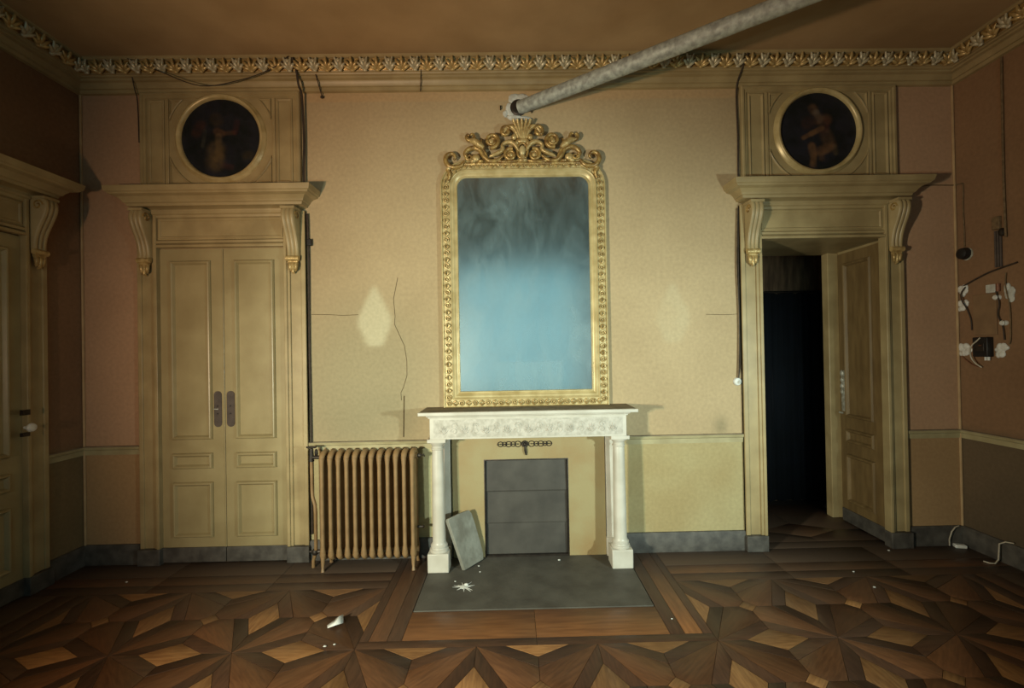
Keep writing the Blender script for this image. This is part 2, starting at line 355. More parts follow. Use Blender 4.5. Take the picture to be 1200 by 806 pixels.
    def leaf_mesh(kind):
        mb = MB()                                     # an upright acanthus leaf: lobes fanning from its foot, tips curling out
        lobes = ((-58, .030), (-30, .040), (0, .046), (30, .040), (58, .030)) if kind == 'a' else ((-38, .034), (-14, .046), (14, .046), (38, .034))
        for a, l in lobes:
            t = math.radians(a); pts = []; rs = []
            for k in range(5):
                q = k/4; pts.append((math.sin(t)*l*(q+.25*q*q)*1.25, -.004-.016*math.sin(q*PI*.8)-.006*q, -.030+math.cos(t)*l*q*1.45)); rs.append((.005, .009, .0095, .008, .004)[k])
            mb.tube(pts, rs, 6)
        mb.ball((0, -.012, -.030), .012, .010, .008, 8, 4)
        if kind == 'b': mb.ball((0, -.02, .018), .012, .010, .012, 8, 4)
        return mb.mesh('acanthus', M['gilt2' if kind == 'a' else 'silver_gilt'], 60)
    la, lb = leaf_mesh('a'), leaf_mesh('b')
    for name, loc, rz, L0, L1, lab in (('trim_20', (0, 0, 0), 0, -XW, XW, 'gilded leaf cornice along the back wall'),
                                  ('trim_21', (-XW, 0, 0), PI/2, -ROOM, 0, 'gilded leaf cornice along the left wall'),
                                  ('trim_22', (XW, 0, 0), -PI/2, 0, ROOM, 'gilded leaf cornice along the right wall')):
        c = MB().mould(L0, L1, cp, 1, 1).build(name, M['paint'], loc=loc, rotz=rz, ang=25); struct(c, lab, 'cornice')
        mb = MB().mould(L0, L1, [(.1255, 3.671), (.151, 3.701), (.1615, 3.737)], 1, 1); mb.f = mb.f[:2]; mb.build('gilt_band', M['gilt'], c, loc=(0, -.0015, 0))
        stp = .0925; k = int((L1-L0-.30)/stp); off = (L1-L0-k*stp)/2
        for i in range(k+1):
            u = L0+off+i*stp
            if name != 'trim_20' and abs(u) > 1.9: continue
            p = put('acanthus_leaf', la if i % 2 else lb, c, loc=(u, -.146, 3.703)); p.rotation_euler = (.42, 0, 0); p.scale = (1.5, 1.3, 1.28)
    c = MB().mould(-XW, XW, cp, 1, 1).build('trim_23', M['paint'], loc=(0, -ROOM, 0), rotz=PI, ang=25); struct(c, 'plain cornice along the rear wall', 'cornice')
shell()

# ------------------------------------------------------------------ parquet floor
def floor():
    fl = MB().box(-XW-.05, XW+.05, -ROOM-.05, .05, -.06, -.012).build('floor', M['subfloor']); struct(fl, 'dark star-patterned parquet floor', 'floor')
    w, wi, hi_, t, dm = .174, .0925, .166, .1565, .055; g = .0011; h = S/2; TH = .011
    def shape(poly, name, mt):
        mb = MB(); p = offs(poly, g); mb.slab(p, -TH, -.0008); n = len(p)
        q = offs(poly, g+.0012); b = len(mb.v)        # tiny eased edge
        mb.v += [(x, y, 0) for x, y in q]; mb.f.pop(1)
        mb.f += [(n+i, n+(i+1) % n, b+(i+1) % n, b+i) for i in range(n)]+[tuple(b+i for i in range(n))]
        return mb.mesh(name, mt)
    rh = shape([(-hi_, 0), (0, -wi), (hi_, 0), (0, wi)], 'rhombus', M['light_wood'])
    rhh = shape([(-hi_, 0), (hi_, 0), (0, wi)], 'half_rhombus', M['light_wood'])
    sa = shape([(-h, 0), (-hi_, 0), (0, wi), (0, w)], 'strip_a', M['dark_wood'])
    sb = shape([(h, 0), (0, w), (0, wi), (hi_, 0)], 'strip_b', M['dark_wood'])
    arm_poly = [(-h, -h), (0, -h+w), (0, -dm), (-dm, 0), (-h+w, 0)]
    r45 = lambda p: ((p[0]+p[1])*.70711, (p[1]-p[0])*.70711)
    arm = shape([r45(p) for p in arm_poly], 'arm', M['mid_wood'])      # grain runs along its own x axis
    dia = shape([(-.0389, -.0389), (.0389, -.0389), (.0389, .0389), (-.0389, .0389)], 'diamond', M['light_wood'])
    X0 = -4.5*S; Y0 = .465; cells = {(i, j) for i in range(9) for j in range(8)}-{(3, 0), (4, 0), (5, 0)}
    far = MB()                                        # rows nearer the viewer than the frame shows: one joined piece per wood
    fars = {'light_wood': MB(), 'dark_wood': MB(), 'mid_wood': MB()}
    def place(name, me, x, o, rz, single):
        if single: put(name, me, fl, loc=(x, -o, 0), rotz=rz)
        else:
            mb = fars[me.materials[0].name_full and {'honey_oak': 'light_wood', 'dark_walnut': 'dark_wood', 'red_brown_oak': 'mid_wood'}[me.materials[0].name]]
            c, s = math.cos(rz), math.sin(rz)
            mb.add([(x+v.co.x*c-v.co.y*s, -o+v.co.x*s+v.co.y*c, v.co.z) for v in me.vertices], [tuple(p.vertices) for p in me.polygons])
    for i, j in sorted(cells):
        cx, co = X0+(i+.5)*S, Y0+(j+.5)*S; one = j < 2
        for k in range(4): place('wood_arm', arm, cx, co, PI/4+k*PI/2, one)
        place('wood_diamond', dia, cx, co, PI/4, one)
    def edge(x, o, rz, side_p, side_n, one):          # side_p: +local y half present, side_n: the other half
        if side_p and side_n: place('wood_rhombus', rh, x, o, rz, one)
        elif side_p: place('half_rhombus', rhh, x, o, rz, one)
        elif side_n: place('half_rhombus', rhh, x, o, rz+PI, one)
        if side_p: place('wood_strip', sa, x, o, rz, one); place('wood_strip', sb, x, o, rz, one)
        if side_n: place('wood_strip', sa, x, o, rz+PI, one); place('wood_strip', sb, x, o, rz+PI, one)
    for i in range(9):
        for j in range(9):                            # edges along x ; local +y is towards the back wall (smaller out)
            a, b = (i, j-1) in cells, (i, j) in cells
            if a or b: edge(X0+(i+.5)*S, Y0+j*S, 0, a, b, j <= 2)
    for i in range(10):
        for j in range(8):                            # edges along y ; rotated 90: local +y points to -x
            a, b = (i-1, j) in cells, (i, j) in cells
            if a or b: edge(X0+i*S, Y0+(j+.5)*S, PI/2, a, b, j < 2)
    for k, mb in fars.items():
        o = mb.build('parquet_'+k, M[k], fl); o['kind'] = 'stuff'
    # border boards
    def boards(x0, x1, o0, o1, mt, n, along_x=True):
        L = (x1-x0) if along_x else (o1-o0); W_ = (o1-o0) if along_x else (x1-x0)
        me = shape(rect(-L/n/2, L/n/2, -W_/2, W_/2), 'board', M[mt])
        for k in range(n):
            if along_x: put('floor_board', me, fl, loc=(x0+L*(k+.5)/n, -(o0+o1)/2, 0))
            else: put('floor_board', me, fl, loc=((x0+x1)/2, -(o0+L*(k+.5)/n), 0), rotz=PI/2)
    for sgn in (-1, 1):
        a, b = sorted((sgn*XW, sgn*.9675))
        boards(a, b, 0, .235, 'dusty_wood', 3); boards(a, b, .235, .36, 'mid_wood', 3); boards(a, b, .36, .465, 'dark_wood', 3)
        for a, b, mt in ((XW, 3.13, 'dusty_wood'), (3.13, 3.0, 'mid_wood'), (3.0, 2.9025, 'dark_wood')):
            p, q = sorted((sgn*a, sgn*b)); boards(p, q, .465, ROOM, mt, 5, False)
        for a, b, mt in ((.9675, .915, 'dark_wood'), (.915, .815, 'orange_wood' if sgn > 0 else 'mid_wood'), (.815, .7345, 'dark_wood')):
            p, q = sorted((sgn*a, sgn*b)); boards(p, q, 0, 1.043, mt, 1, False)
    boards(-.7345, .7345, .765, 1.043, 'orange_wood', 2); boards(-.9675, .9675, 1.043, 1.11, 'dark_wood', 2)
    boards(-XW, XW, Y0+8*S, ROOM, 'dusty_wood', 4)
    # doorway floor
    pf = MB().box(1.15, 3.65, .05, 1.2, -.06, -.0125).build('subfloor', M['subfloor'], fl)
    boards(DX-.52, DX+.57, -.12, 0, 'dusty_wood', 1)
    c = (2.31, -.355); a_, b_ = .325, .15
    put('wood_rhombus', shape([(-a_, 0), (0, -b_), (a_, 0), (0, b_)], 'threshold_rhombus', M['orange_wood']), fl, loc=(c[0], -c[1], 0))
    x0, x1, y0, y1 = 1.78-c[0], 2.87-c[0], .12+c[1], .98+c[1]
    for poly in ([(x0, y0), (0, y0), (0, -b_), (-a_, 0), (x0, 0)], [(0, y0), (x1, y0), (x1, 0), (a_, 0), (0, -b_)],
                 [(x1, 0), (x1, y1), (0, y1), (0, b_), (a_, 0)], [(0, y1), (x0, y1), (x0, 0), (-a_, 0), (0, b_)]):
        put('floor_board', shape(poly, 'threshold', M['dark_wood']), fl, loc=(c[0], -c[1], 0))
    # hearth slab
    hp = MB().slab([(-.73, -.762), (.73, -.762), (.73, 0), (-.73, 0)], -.012, .004)
    tag(hp.build('hearth_slab', M['slate'], bevel=.003), 'grey slate hearth slab in front of the fireplace', 'hearth')
floor()

# ------------------------------------------------------------------ doors
BOL = [(0, .0), (0, .012), (.007, .024), (.014, .026), (.020, .022), (.027, .010), (.031, .002), (.045, .002)]
def make_leaf(parent, x0, x1, name='leaf', mt='door', loc=None, rotz=0, top=2.385):
    """door leaf, front face at y=-0 in its own frame, facing -y"""
    W_ = x1-x0
    lf = MB().box(x0, x1, 0, .035, .118, top).build(name, M[mt], parent, .002, loc=loc, rotz=rotz)
    a, b = x0+.085, x1-.088
    for z0, z1 in ((.935, top-.092), (.714, .832), (.195, .612)):
        MB().frame(rect(a, b, z0, z1), BOL).build('panel_moulding', M[mt], lf, ang=20)
    MB().box(x0, x1, -.006, .035, .006, .118).build('kick_board', M['grey'], lf, .002)
    return lf
def lock_plate(lf, x, y=-.0):
    p = MB(); poly = arc(x, 1.270, .029, 0, PI, 10)+arc(x, 1.055, .029, PI, 2*PI, 10)
    p.prism(poly[::-1], y-.006, y); o = p.build('lock_plate', M['plate'], lf)
    return o
def bracket(parent, u):
    """fluted S-scroll console with a gilded leaf drop"""
    path = [(.135, 2.652), (.150, 2.625), (.152, 2.59), (.144, 2.555), (.128, 2.515), (.108, 2.475), (.090, 2.435), (.077, 2.395), (.070, 2.355), (.068, 2.325), (.072, 2.302)]
    W_ = .047; mb = MB(); NU = 25; b = 0
    for o, z in path:
        tp = .92+.08*(z-2.30)/.35
        for k in range(NU):
            q = k/(NU-1)*2-1; rid = .009*abs(math.cos(q*PI*1.5))**.7-.004
            mb.v.append((u+q*W_*tp, -(o+rid), z-.0))
    for j in range(len(path)-1):
        for k in range(NU-1): mb.f.append((j*NU+k, j*NU+k+1, (j+1)*NU+k+1, (j+1)*NU+k))
    for sgn, kk in ((-1, 0), (1, NU-1)):              # cheeks back to the wall
        b = len(mb.v)
        for j, (o, z) in enumerate(path): mb.v.append((mb.v[j*NU+kk][0], -.028, z))
        for j in range(len(path)-1): mb.f.append((j*NU+kk, (j+1)*NU+kk, b+j+1, b+j))
    mb.box(u-.052, u+.052, -.150, -.02, 2.645, 2.664)
    br = mb.build('bracket', M['paint'], parent, ang=50)
    for sgn in (-1, 1):                               # side volutes
        mb = MB(); sp = []
        for k in range(20):
            a = k/19*2.6*PI; r = .034*(1-k/24); sp.append((u+sgn*W_*.98, -(.098+r*math.cos(a)), 2.605+r*math.sin(a)))
        mb.tube(sp, [.006]*20, 6); mb.build('side_volute', M['gilt'], br, ang=60)
    mb = MB()                                         # roll and hanging leaf, gilded
    mb.tube([(u-.047, -.068, 2.292), (u+.047, -.068, 2.292)], .020, 12)
    mb.tube([(u-.034, -.058, 2.268), (u+.034, -.058, 2.268)], .013, 10)
    for dx, l in ((-.024, .055), (0, .072), (.024, .055)):
        mb.tube([(u+dx*.8, -.052, 2.268), (u+dx, -.064, 2.248), (u+dx*.8, -.062, 2.262-l), (u+dx*.5, -.046, 2.252-l)], [.010, .015, .012, .004], 8)
    mb.build('gilt_leaf', M['gilt2'], br, ang=60)
    return br
def surround(d):
    for s in (-1, 1):                                 # jambs, moulded
        e = lambda a, b: sorted((s*a, s*b))
        mb = MB()
        for a, b, o in ((.633, .480, .026), (.633, .600, .036), (.520, .478, .040), (.500, .476, .052)):
            x0, x1 = e(a, b); mb.box(x0, x1, -o, .02 if b < .479 else 0, BASE*.8, 2.66)
        mb.build('jamb', M['paint'], d, .004)
        x0, x1 = e(.640, .474); MB().box(x0, x1, -.058, .02, 0, BASE*.8).build('plinth', M['grey'], d, .004)
    x = .478
    MB().box(-x, x, -.030, .02, 2.392, 2.66).build('lintel', M['paint'], d, .002)
    MB().box(-x, x, -.054, -.03, 2.390, 2.412).build('lintel_bead', M['paint'], d, .004)
    mb = MB(); mb.mould(-x-.022, x+.022, [(.03, 2.418), (.048, 2.424), (.05, 2.440), (.036, 2.450), (.03, 2.452)]); mb.build('lintel_moulding', M['paint'], d)
    MB().frame(rect(-x+.012, x-.012, 2.462, 2.606), [(0, .03), (0, .037), (.010, .037), (.016, .031), (.02, .024)]).build('frieze_panel', M['paint'], d, ang=20)
    mb = MB(); mb.mould(-x-.02, x+.02, [(.03, 2.612), (.045, 2.618), (.05, 2.634), (.064, 2.642), (.066, 2.656), (.03, 2.660)]); mb.build('frieze_moulding', M['paint'], d)
    cp = [(0, 2.655), (.056, 2.655), (.060, 2.672), (.088, 2.684), (.108, 2.688), (.112, 2.706), (.124, 2.712), (.132, 2.728), (.152, 2.748), (.184, 2.758), (.190, 2.768), (.200, 2.774), (.206, 2.800), (.208, 2.812), (0, 2.822)]
    mb = MB(); n = len(cp)                            # cornice with returned ends
    HW = .745; ret = lambda o: HW-.208+o
    mb.add([(-ret(o), -o, z) for o, z in cp]+[(ret(o), -o, z) for o, z in cp]+[(-ret(o), 0, z) for o, z in cp]+[(ret(o), 0, z) for o, z in cp],
        [(i, i+1, n+i+1, n+i) for i in range(n-1)]+[(2*n+i, 2*n+i+1, i+1, i) for i in range(n-1)]+[(n+i, n+i+1, 3*n+i+1, 3*n+i) for i in range(n-1)])
    mb.build('cornice', M['paint'], d, ang=20)
    bracket(d, -.555); bracket(d, .555)
def door(name, loc, rz, label, plates=True):
    d = empty(name, loc, rz); struct(d, label, 'door'); surround(d)
    return d
d1 = door('door_1', (-DX, 0, 0), 0, 'closed cream panelled double door with moulded surround, left of the radiator')
for s, (a, b) in ((-1, (-.477, -.003)), (1, (.003, .477))):
    lf = make_leaf(d1, a, b, loc=(0, -.012, 0)); pl = lock_plate(lf, -.050 if s < 0 else .047)
    kh = MB()
    for z in (1.185, 1.128): kh.tube([((-.050 if s < 0 else .047), -.0085, z), ((-.050 if s < 0 else .047), -.004, z)], .0055, 8)
    kh.build('keyhole', M['black'], pl)
    if s < 0: MB().tube([(-.085, -.007, 1.163), (-.055, -.014, 1.163), (-.045, -.008, 1.163)], .004, 6).build('key', M['silver'], pl)
MB().tube([(0, -.016, .12), (0, -.016, 2.38)], .004, 6).build('meeting_bead', M['door'], d1)
d2 = door('door_2', (DX, 0, 0), 0, 'open doorway with moulded surround to a dark passage, right of the mantel')
# deep reveal, far posts, folded-back leaf
rv = MB(); rv.box(-.56, .60, .03, .72, 2.405, 2.46); rv.build('reveal_soffit', M['paint'], d2)
MB().box(-.56, -.486, .02, .72, 0, 2.405).build('reveal_left', M['paint'], d2)
MB().box(.575, .60, .02, .72, 0, 2.405).build('reveal_right', M['paint'], d2)
lf = make_leaf(d2, 0, .50, loc=(.497, .062, 0), rotz=PI/2-.045, top=2.372, mt='brown_door')
lf.rotation_euler = (0, 0, -PI/2-.03); lf.location = (.530, .555, 0)
lp = MB()
for z, r in ((1.315, .020), (1.255, .015), (1.20, .018), (1.155, .016)): lp.ball((.040, -.012, z), r, .012, r*1.5, 8, 5)
lp.box(.020, .062, -.005, 0, .98, 1.34); lp.box(.005, .04, -.022, -.004, .958, .972)
lp.build('door_lock', M['silver'], lf)
for nm, a, b in (('far_post', .478, .575), ('far_post', -.56, -.478)): MB().box(a, b, .615, .70, .0, 2.405).build(nm, M['paint'], d2, .006)
d3 = door('door_3', (-XW, -.935, 0), PI/2, 'dark door surround on the left wall with a gilt console bracket')
for a, b in ((-.477, -.003), (.003, .477)): make_leaf(d3, a, b, loc=(0, -.012, 0))
k = MB(); k.lathe([(.010, .0), (.010, .02), (.026, .032), (.030, .045), (.024, .058), (.008, .064)], (.447, -.06, 1.118), 14, 'y'); k.build('porcelain_knob', M['white'], d3)
k = MB(); k.box(.425, .47, -.075, -.05, 1.20, 1.235); k.box(.425, .47, -.072, -.05, 1.06, 1.085); k.build('iron_catch', M['iron'], d3)
# passage beyond the open doorway
def passage():
    y0, y1 = .70, 1.12
    o = MB().box(1.2, 3.6, y1, y1+.05, 0, 2.9).build('wall_passage_back', M['brownwall']); struct(o, 'brown stained wall at the back of the dark passage', 'wall')
    o = MB().box(3.2, 3.25, y0, y1, 0, 2.9).build('wall_passage_right', M['brownwall']); struct(o, 'side wall of the dark passage beyond the open doorway', 'wall')
    o = MB().box(1.2, 1.25, y0, y1, 0, 2.9).build('wall_passage_left', M['brownwall']); struct(o, 'left side wall of the dark passage beyond the open doorway', 'wall')
    o = MB().box(1.2, 3.6, .72, y1+.05, 2.62, 2.7).build('ceiling_passage', M['brownwall']); struct(o, 'low ceiling of the dark passage', 'ceiling')
    c = empty('dark_opening_sheet', (2.4, y1-.03, 0)); tag(c, 'near-black sheet standing in for the dark opening inside the open doorway', 'dark sheet')  # sheet added in place of an unlit opening, no real hanging
    mb = MB(); n = 90; zt = 2.10
    for k in range(n+1):
        x = -.95+1.7*k/n; y = .016*math.sin(k*.9)+.008*math.sin(k*2.3+1)
        mb.v += [(x, y, .01), (x, y, zt+.012*math.sin(k*.7))]
    for k in range(n): mb.f.append((2*k, 2*k+2, 2*k+3, 2*k+1))
    o = mb.build('cloth', M['navy'], c, ang=80); sl = o.modifiers.new('thickness', 'SOLIDIFY'); sl.thickness = .004
    MB().tube([(-.97, 0, zt+.01), (.77, 0, zt+.01)], .012, 8).build('rod', M['iron'], c)
passage()

# ------------------------------------------------------------------ overdoor panels with round paintings
def capd(px, pz, ax, az, bx, bz):
    vx, vz = bx-ax, bz-az; t = max(0, min(1, ((px-ax)*vx+(pz-az)*vz)/(vx*vx+vz*vz+1e-9)))
    return math.hypot(px-ax-t*vx, pz-az-t*vz)
def overdoor(cx, label, figure):
    d = empty('overdoor_panel', (cx, 0, 2.822)); tag(d, label, 'wall panel', 'overdoor panels with round paintings')
    z0 = 0; z1 = .757; cz = .405; cxx = 0
    MB().box(-.585, .585, -.014, 0, .012, z1-.012).build('board', M['paint'], d)
    MB().frame(rect(-.605, .605, z0, z1), [(0, 0), (0, .030), (.008, .036), (.022, .036), (.028, .026), (.042, .026), (.048, .014)], False).build('outer_moulding', M['paint'], d, ang=20)
    for s in (-1, 1):
        a, b = sorted((s*.545, s*.425))
        MB().frame(rect(a, b, .058, z1-.055), [(0, .014), (0, .022), (.008, .026), (.016, .020), (.020, .012), (.024, .012)]).build('side_panel', M['paint'], d, ang=20)
        a, b = sorted((s*.415, s*.392)); MB().box(a, b, -.022, -.012, .046, z1-.046).build('stile', M['paint'], d, .003)
    R = .408; hx = .384; zt, zb = z1-.055, .058
    for s in (-1, 1):
        for q, ze in ((1, zt), (-1, zb)):             # curved spandrels
            dz = abs(ze-cz); xs = math.sqrt(max(R*R-dz*dz, 0)); zs = math.sqrt(R*R-hx*hx)
            a0 = math.atan2(q*dz, xs); a1 = math.atan2(q*zs, hx)
            pts = [(hx, ze)]+arc(0, cz, R, a0, a1, 12)
            pts = [(s*x, z) for x, z in pts]
            ar = sum(pts[i-1][0]*pts[i][1]-pts[i][0]*pts[i-1][1] for i in range(len(pts)))
            if ar < 0: pts = pts[::-1]
            MB().frame(pts, [(0, .014), (0, .024), (.006, .027), (.012, .020), (.015, .010)]).build('spandrel', M['paint'], d, ang=20)
    ring = [(.296, .010), (.298, .024), (.304, .036), (.314, .044), (.324, .044), (.331, .036), (.335, .030), (.343, .026), (.350, .014)]
    mb = MB(); n = 72; m = len(ring)
    for r, o in ring:
        for k in range(n): mb.v.append((r*math.cos(2*PI*k/n), -o, cz+r*math.sin(2*PI*k/n)))
    for j in range(m-1):
        for k in range(n): mb.f.append((j*n+k, j*n+(k+1) % n, (j+1)*n+(k+1) % n, (j+1)*n+k))
    mb.build('round_frame', M['gilt_pale'], d, ang=40)
    mb = MB(); rings = 56; n = 120                    # painted disc
    mb.v.append((0, -.017, cz))
    for j in range(1, rings+1):
        for k in range(n): a = 2*PI*k/n; r = .2975*j/rings; mb.v.append((r*math.cos(a), -.017, cz+r*math.sin(a)))
    for k in range(n): mb.f.append((0, 1+k, 1+(k+1) % n))
    for j in range(rings-1):
        for k in range(n): b = 1+j*n; mb.f.append((b+k, b+n+k, b+n+(k+1) % n, b+(k+1) % n))
    p = mb.build('painting', M['canvas'], d)
    def col(co):
        x, z = co.x/.2975, (co.z-cz)/.2975
        c = (.0085, .011, .012)
        n = NZ.fractal((x*3, z*3, cx), 1, 2, 3); c = lerp(c, (.016, .017, .024), min(1, max(0, .4+n)))
        for (ax, az, bx, bz, r, cc, k) in figure:
            dd = capd(x, z, ax, az, bx, bz); c = lerp(c, cc, k*sm(r*1.35, r*.45, dd)*(.75+.5*NZ.noise((x*7, z*7, cx))))
        return c
    wall_paint(p, col); p['label'] = 'round dark oil painting with a dim figure'
    return d
M['canvas'] = attr_mat('dark_oil_painting', rough=.42, scale=25, amt=.15, bump=.05, bscale=80, spec=.35)
FL = (.135, .070, .034); FL2 = (.10, .052, .028); SK = (.15, .10, .048); RD = (.07, .025, .02)
fig_seated = [(-.14, .60, -.10, .52, .12, FL2, .8), (-.05, .48, .05, .30, .10, (.15, .12, .09), .6), (.02, .30, .22, .30, .15, FL2, .75), (.22, .25, .14, .02, .12, RD, .5),
              (.10, .08, -.18, -.06, .075, FL, .9), (-.18, -.06, -.40, -.17, .06, FL, .85), (.20, -.10, .30, -.35, .17, (.10, .055, .03), .6),
              (.30, -.42, .06, -.52, .13, FL, .9), (.05, -.56, .08, -.72, .08, FL2, .6), (-.18, -.40, -.14, -.58, .11, FL, .95), (-.13, -.62, -.16, -.88, .085, FL, .9), (.42, -.40, .44, -.58, .07, SK, .35), (-.30, .20, -.20, .25, .16, (.05, .025, .02), .6)]
fig_robed = [(-.12, .50, -.08, .45, .16, (.045, .032, .02), .8), (-.50, .35, -.62, .15, .14, (.05, .022, .016), .7), (-.10, .18, .02, .12, .10, FL2, .6), (.10, .12, .32, .14, .06, FL2, .5),
             (.36, .15, .42, .40, .08, (.06, .02, .02), .6), (-.06, .05, -.06, -.35, .09, SK, .55), (-.12, -.30, -.15, -.62, .24, (.09, .062, .028), .75), (-.05, -.45, -.08, -.62, .13, (.12, .08, .035), .6), (.05, -.70, .25, -.75, .08, RD, .4), (.65, -.45, .75, -.45, .12, (.04, .032, .018), .6), (-.40, .20, -.46, -.20, .05, (.05, .05, .04), .5)]
overdoor(-DX, 'olive panel above the closed double door, round painting of a dim robed figure', fig_robed)
overdoor(DX, 'olive panel above the open doorway, round painting of a seated figure', fig_seated)

# ------------------------------------------------------------------ mantelpiece and fireplace
def mantel():
    t = empty('mantelpiece', (0, 0, 0)); tag(t, 'white marble mantelpiece with two columns and carved frieze below the mirror', 'mantelpiece')
    MB().box(-.775, .775, -.325, 0, 1.118, 1.142).build('shelf', M['marble'], t, .004)
    MB().box(-.765, .765, -.315, -.002, 1.142, 1.1435).build('shelf_dust', M['dusty'], t)
    mb = MB(); pr = [(0, 1.095), (.288, 1.095), (.290, 1.104), (.300, 1.108), (.305, 1.118), (0, 1.118)]
    n = len(pr); mb.add([(-.70-(o-.28 if o else .02), -o, z) for o, z in pr]+[(.70+(o-.28 if o else .02), -o, z) for o, z in pr], [(i, i+1, n+i+1, n+i) for i in range(n-1)]+[tuple(range(n)), tuple(range(2*n-1, n-1, -1))])
    mb.build('bed_moulding', M['marble'], t, ang=20)
    fr = MB().box(-.70, .70, -.280, 0, .945, 1.096).build('frieze', M['marble'], t, .003)
    MB().box(-.672, .672, -.2815, -.28, .957, 1.084).build('carved_ground', M['carved'], fr)
    mb = MB()                                         # low relief: alternating palmettes and scrolls
    for k in range(17):
        x = -.60+.075*k; z = 1.018
        if k % 2 == 0:
            for a in (-60, -30, 0, 30, 60):
                q = math.radians(a); mb.tube([(x, -.281, z-.035), (x+.5*math.sin(q)*.04, -.284, z-.035+.03*math.cos(q)), (x+math.sin(q)*.04, -.281, z-.035+.062*math.cos(q))], [.003, .006, .002], 5)
        else:
            for s in (-1, 1):
                mb.tube([(x+s*.026*(1-i/13)*math.cos(i*.75), -.282, z+s*.018+.026*(1-i/13)*math.sin(i*.75)) for i in range(11)], .0032, 5)
    mb.build('relief', M['carved'], fr, ang=60)
    for s in (-1, 1):
        cx = s*.655; cy = -.213
        MB().box(cx-.075, cx+.075, cy-.072, cy+.072, .004, .138).build('plinth', M['marble'], t, .006)
        prof = [(.066, .138), (.068, .146), (.066, .156), (.058, .160), (.056, .168), (.060, .172), (.060, .182), (.054, .187), (.050, .195), (.047, .205), (.046, .45), (.041, .845), (.040, .862),
                (.046, .866), (.047, .874), (.041, .879), (.041, .892), (.046, .900), (.058, .912), (.060, .920)]
        c = MB().lathe(prof, (cx, cy, 0), 28).build('column', M['marble'], t, ang=35)
        MB().box(cx-.066, cx+.066, cy-.066, cy+.066, .920, .946).build('abacus', M['marble'], t, .003)
        a, b = sorted((s*.590, s*.680)); MB().box(a, b, -.060, 0, .004, .945).build('back_pilaster', M['marble'], t, .003)
        MB().box(a-.004, b+.004, -.068, 0, .004, .14).build('back_plinth', M['marble'], t, .003)
    return t
mantel()
def fireplace():
    t = empty('fireplace', (0, 0, 0)); tag(t, 'yellowed chimney front with closed iron fire shutter under the mantel', 'fireplace')
    x0, x1, zt = -.335, .305, .742
    mb = MB(); mb.box(-.575, x0, -.042, 0, .004, .945); mb.box(x1, .585, -.042, 0, .004, .945); mb.box(x0, x1, -.042, 0, zt, .945)
    mb.build('surround', M['chimney'], t)
    MB().frame(rect(x0-.001, x1+.001, .004, zt+.001), [(0, .043), (.006, .046), (.010, .042), (.012, .0)], False).build('opening_edge', M['iron'], t)
    MB().box(x0-.01, x1+.01, -.005, -.0005, .004, zt+.01).build('soot_back', M['hole'], t)
    hgt = (zt-.012)/3
    for k in range(3):                                # three overlapping iron slats
        z = .006+k*hgt; a, b = x0+.012, x1-.012
        mb = MB(); mb.add([(a, -.014-.005*k, z), (b, -.014-.005*k, z), (b, -.010-.004*k, z+hgt-.004), (a, -.010-.004*k, z+hgt-.004),
                (a, -.008-.004*k, z), (b, -.008-.004*k, z), (b, -.006-.004*k, z+hgt-.004), (a, -.006-.004*k, z+hgt-.004)],
               [(0, 1, 2, 3), (7, 6, 5, 4), (0, 4, 5, 1), (1, 5, 6, 2), (2, 6, 7, 3), (3, 7, 4, 0)])
        mb.tube([(a, -.015-.005*k, z+.004), (b, -.015-.005*k, z+.004)], .004, 6)
        mb.build('shutter_slat', M['sheet'], t)
    # wrought scroll strip with drop handle
    cx, z = -.022, .857; mb = MB()
    sw = MB().box(cx-.030, cx+.030, -.047, -.0415, z-.006, z+.006).build('handle_bar', M['iron'], t)
    for s in (-1, 1):
        mb = MB()
        for k, (dx, r) in enumerate(((.052, .021), (.088, .017), (.122, .020), (.154, .016), (.184, .018))):
            mb.tube([(cx+s*dx+r*1.15*math.cos(a*PI/8), -.046, z+r*math.sin(a*PI/8)) for a in range(17)], .0032, 6)
            mb.ball((cx+s*dx, -.046, z), .005, .004, .005, 6, 4)
        mb.ball((cx+s*.203, -.046, z), .007, .004, .007, 6, 4); mb.tube([(cx+s*.02, -.0445, z), (cx+s*.203, -.0445, z)], .002, 5)
        mb.build('scrollwork', M['iron'], sw, ang=60)
    mb = MB()
    for k in range(8):
        a = k*PI/4; mb.ball((cx+.018*math.cos(a), -.050, z+.018*math.sin(a)), .010, .008, .010, 6, 4)
    mb.ball((cx, -.054, z), .012, .012, .012, 8, 6); mb.build('rosette', M['iron'], sw)
    mb = MB(); mb.tube([(cx, -.060, z-.012), (cx+.004, -.058, z-.05), (cx+.009, -.052, z-.082)], [.007, .010, .006], 8); mb.build('drop_handle', M['iron'], sw)
fireplace()

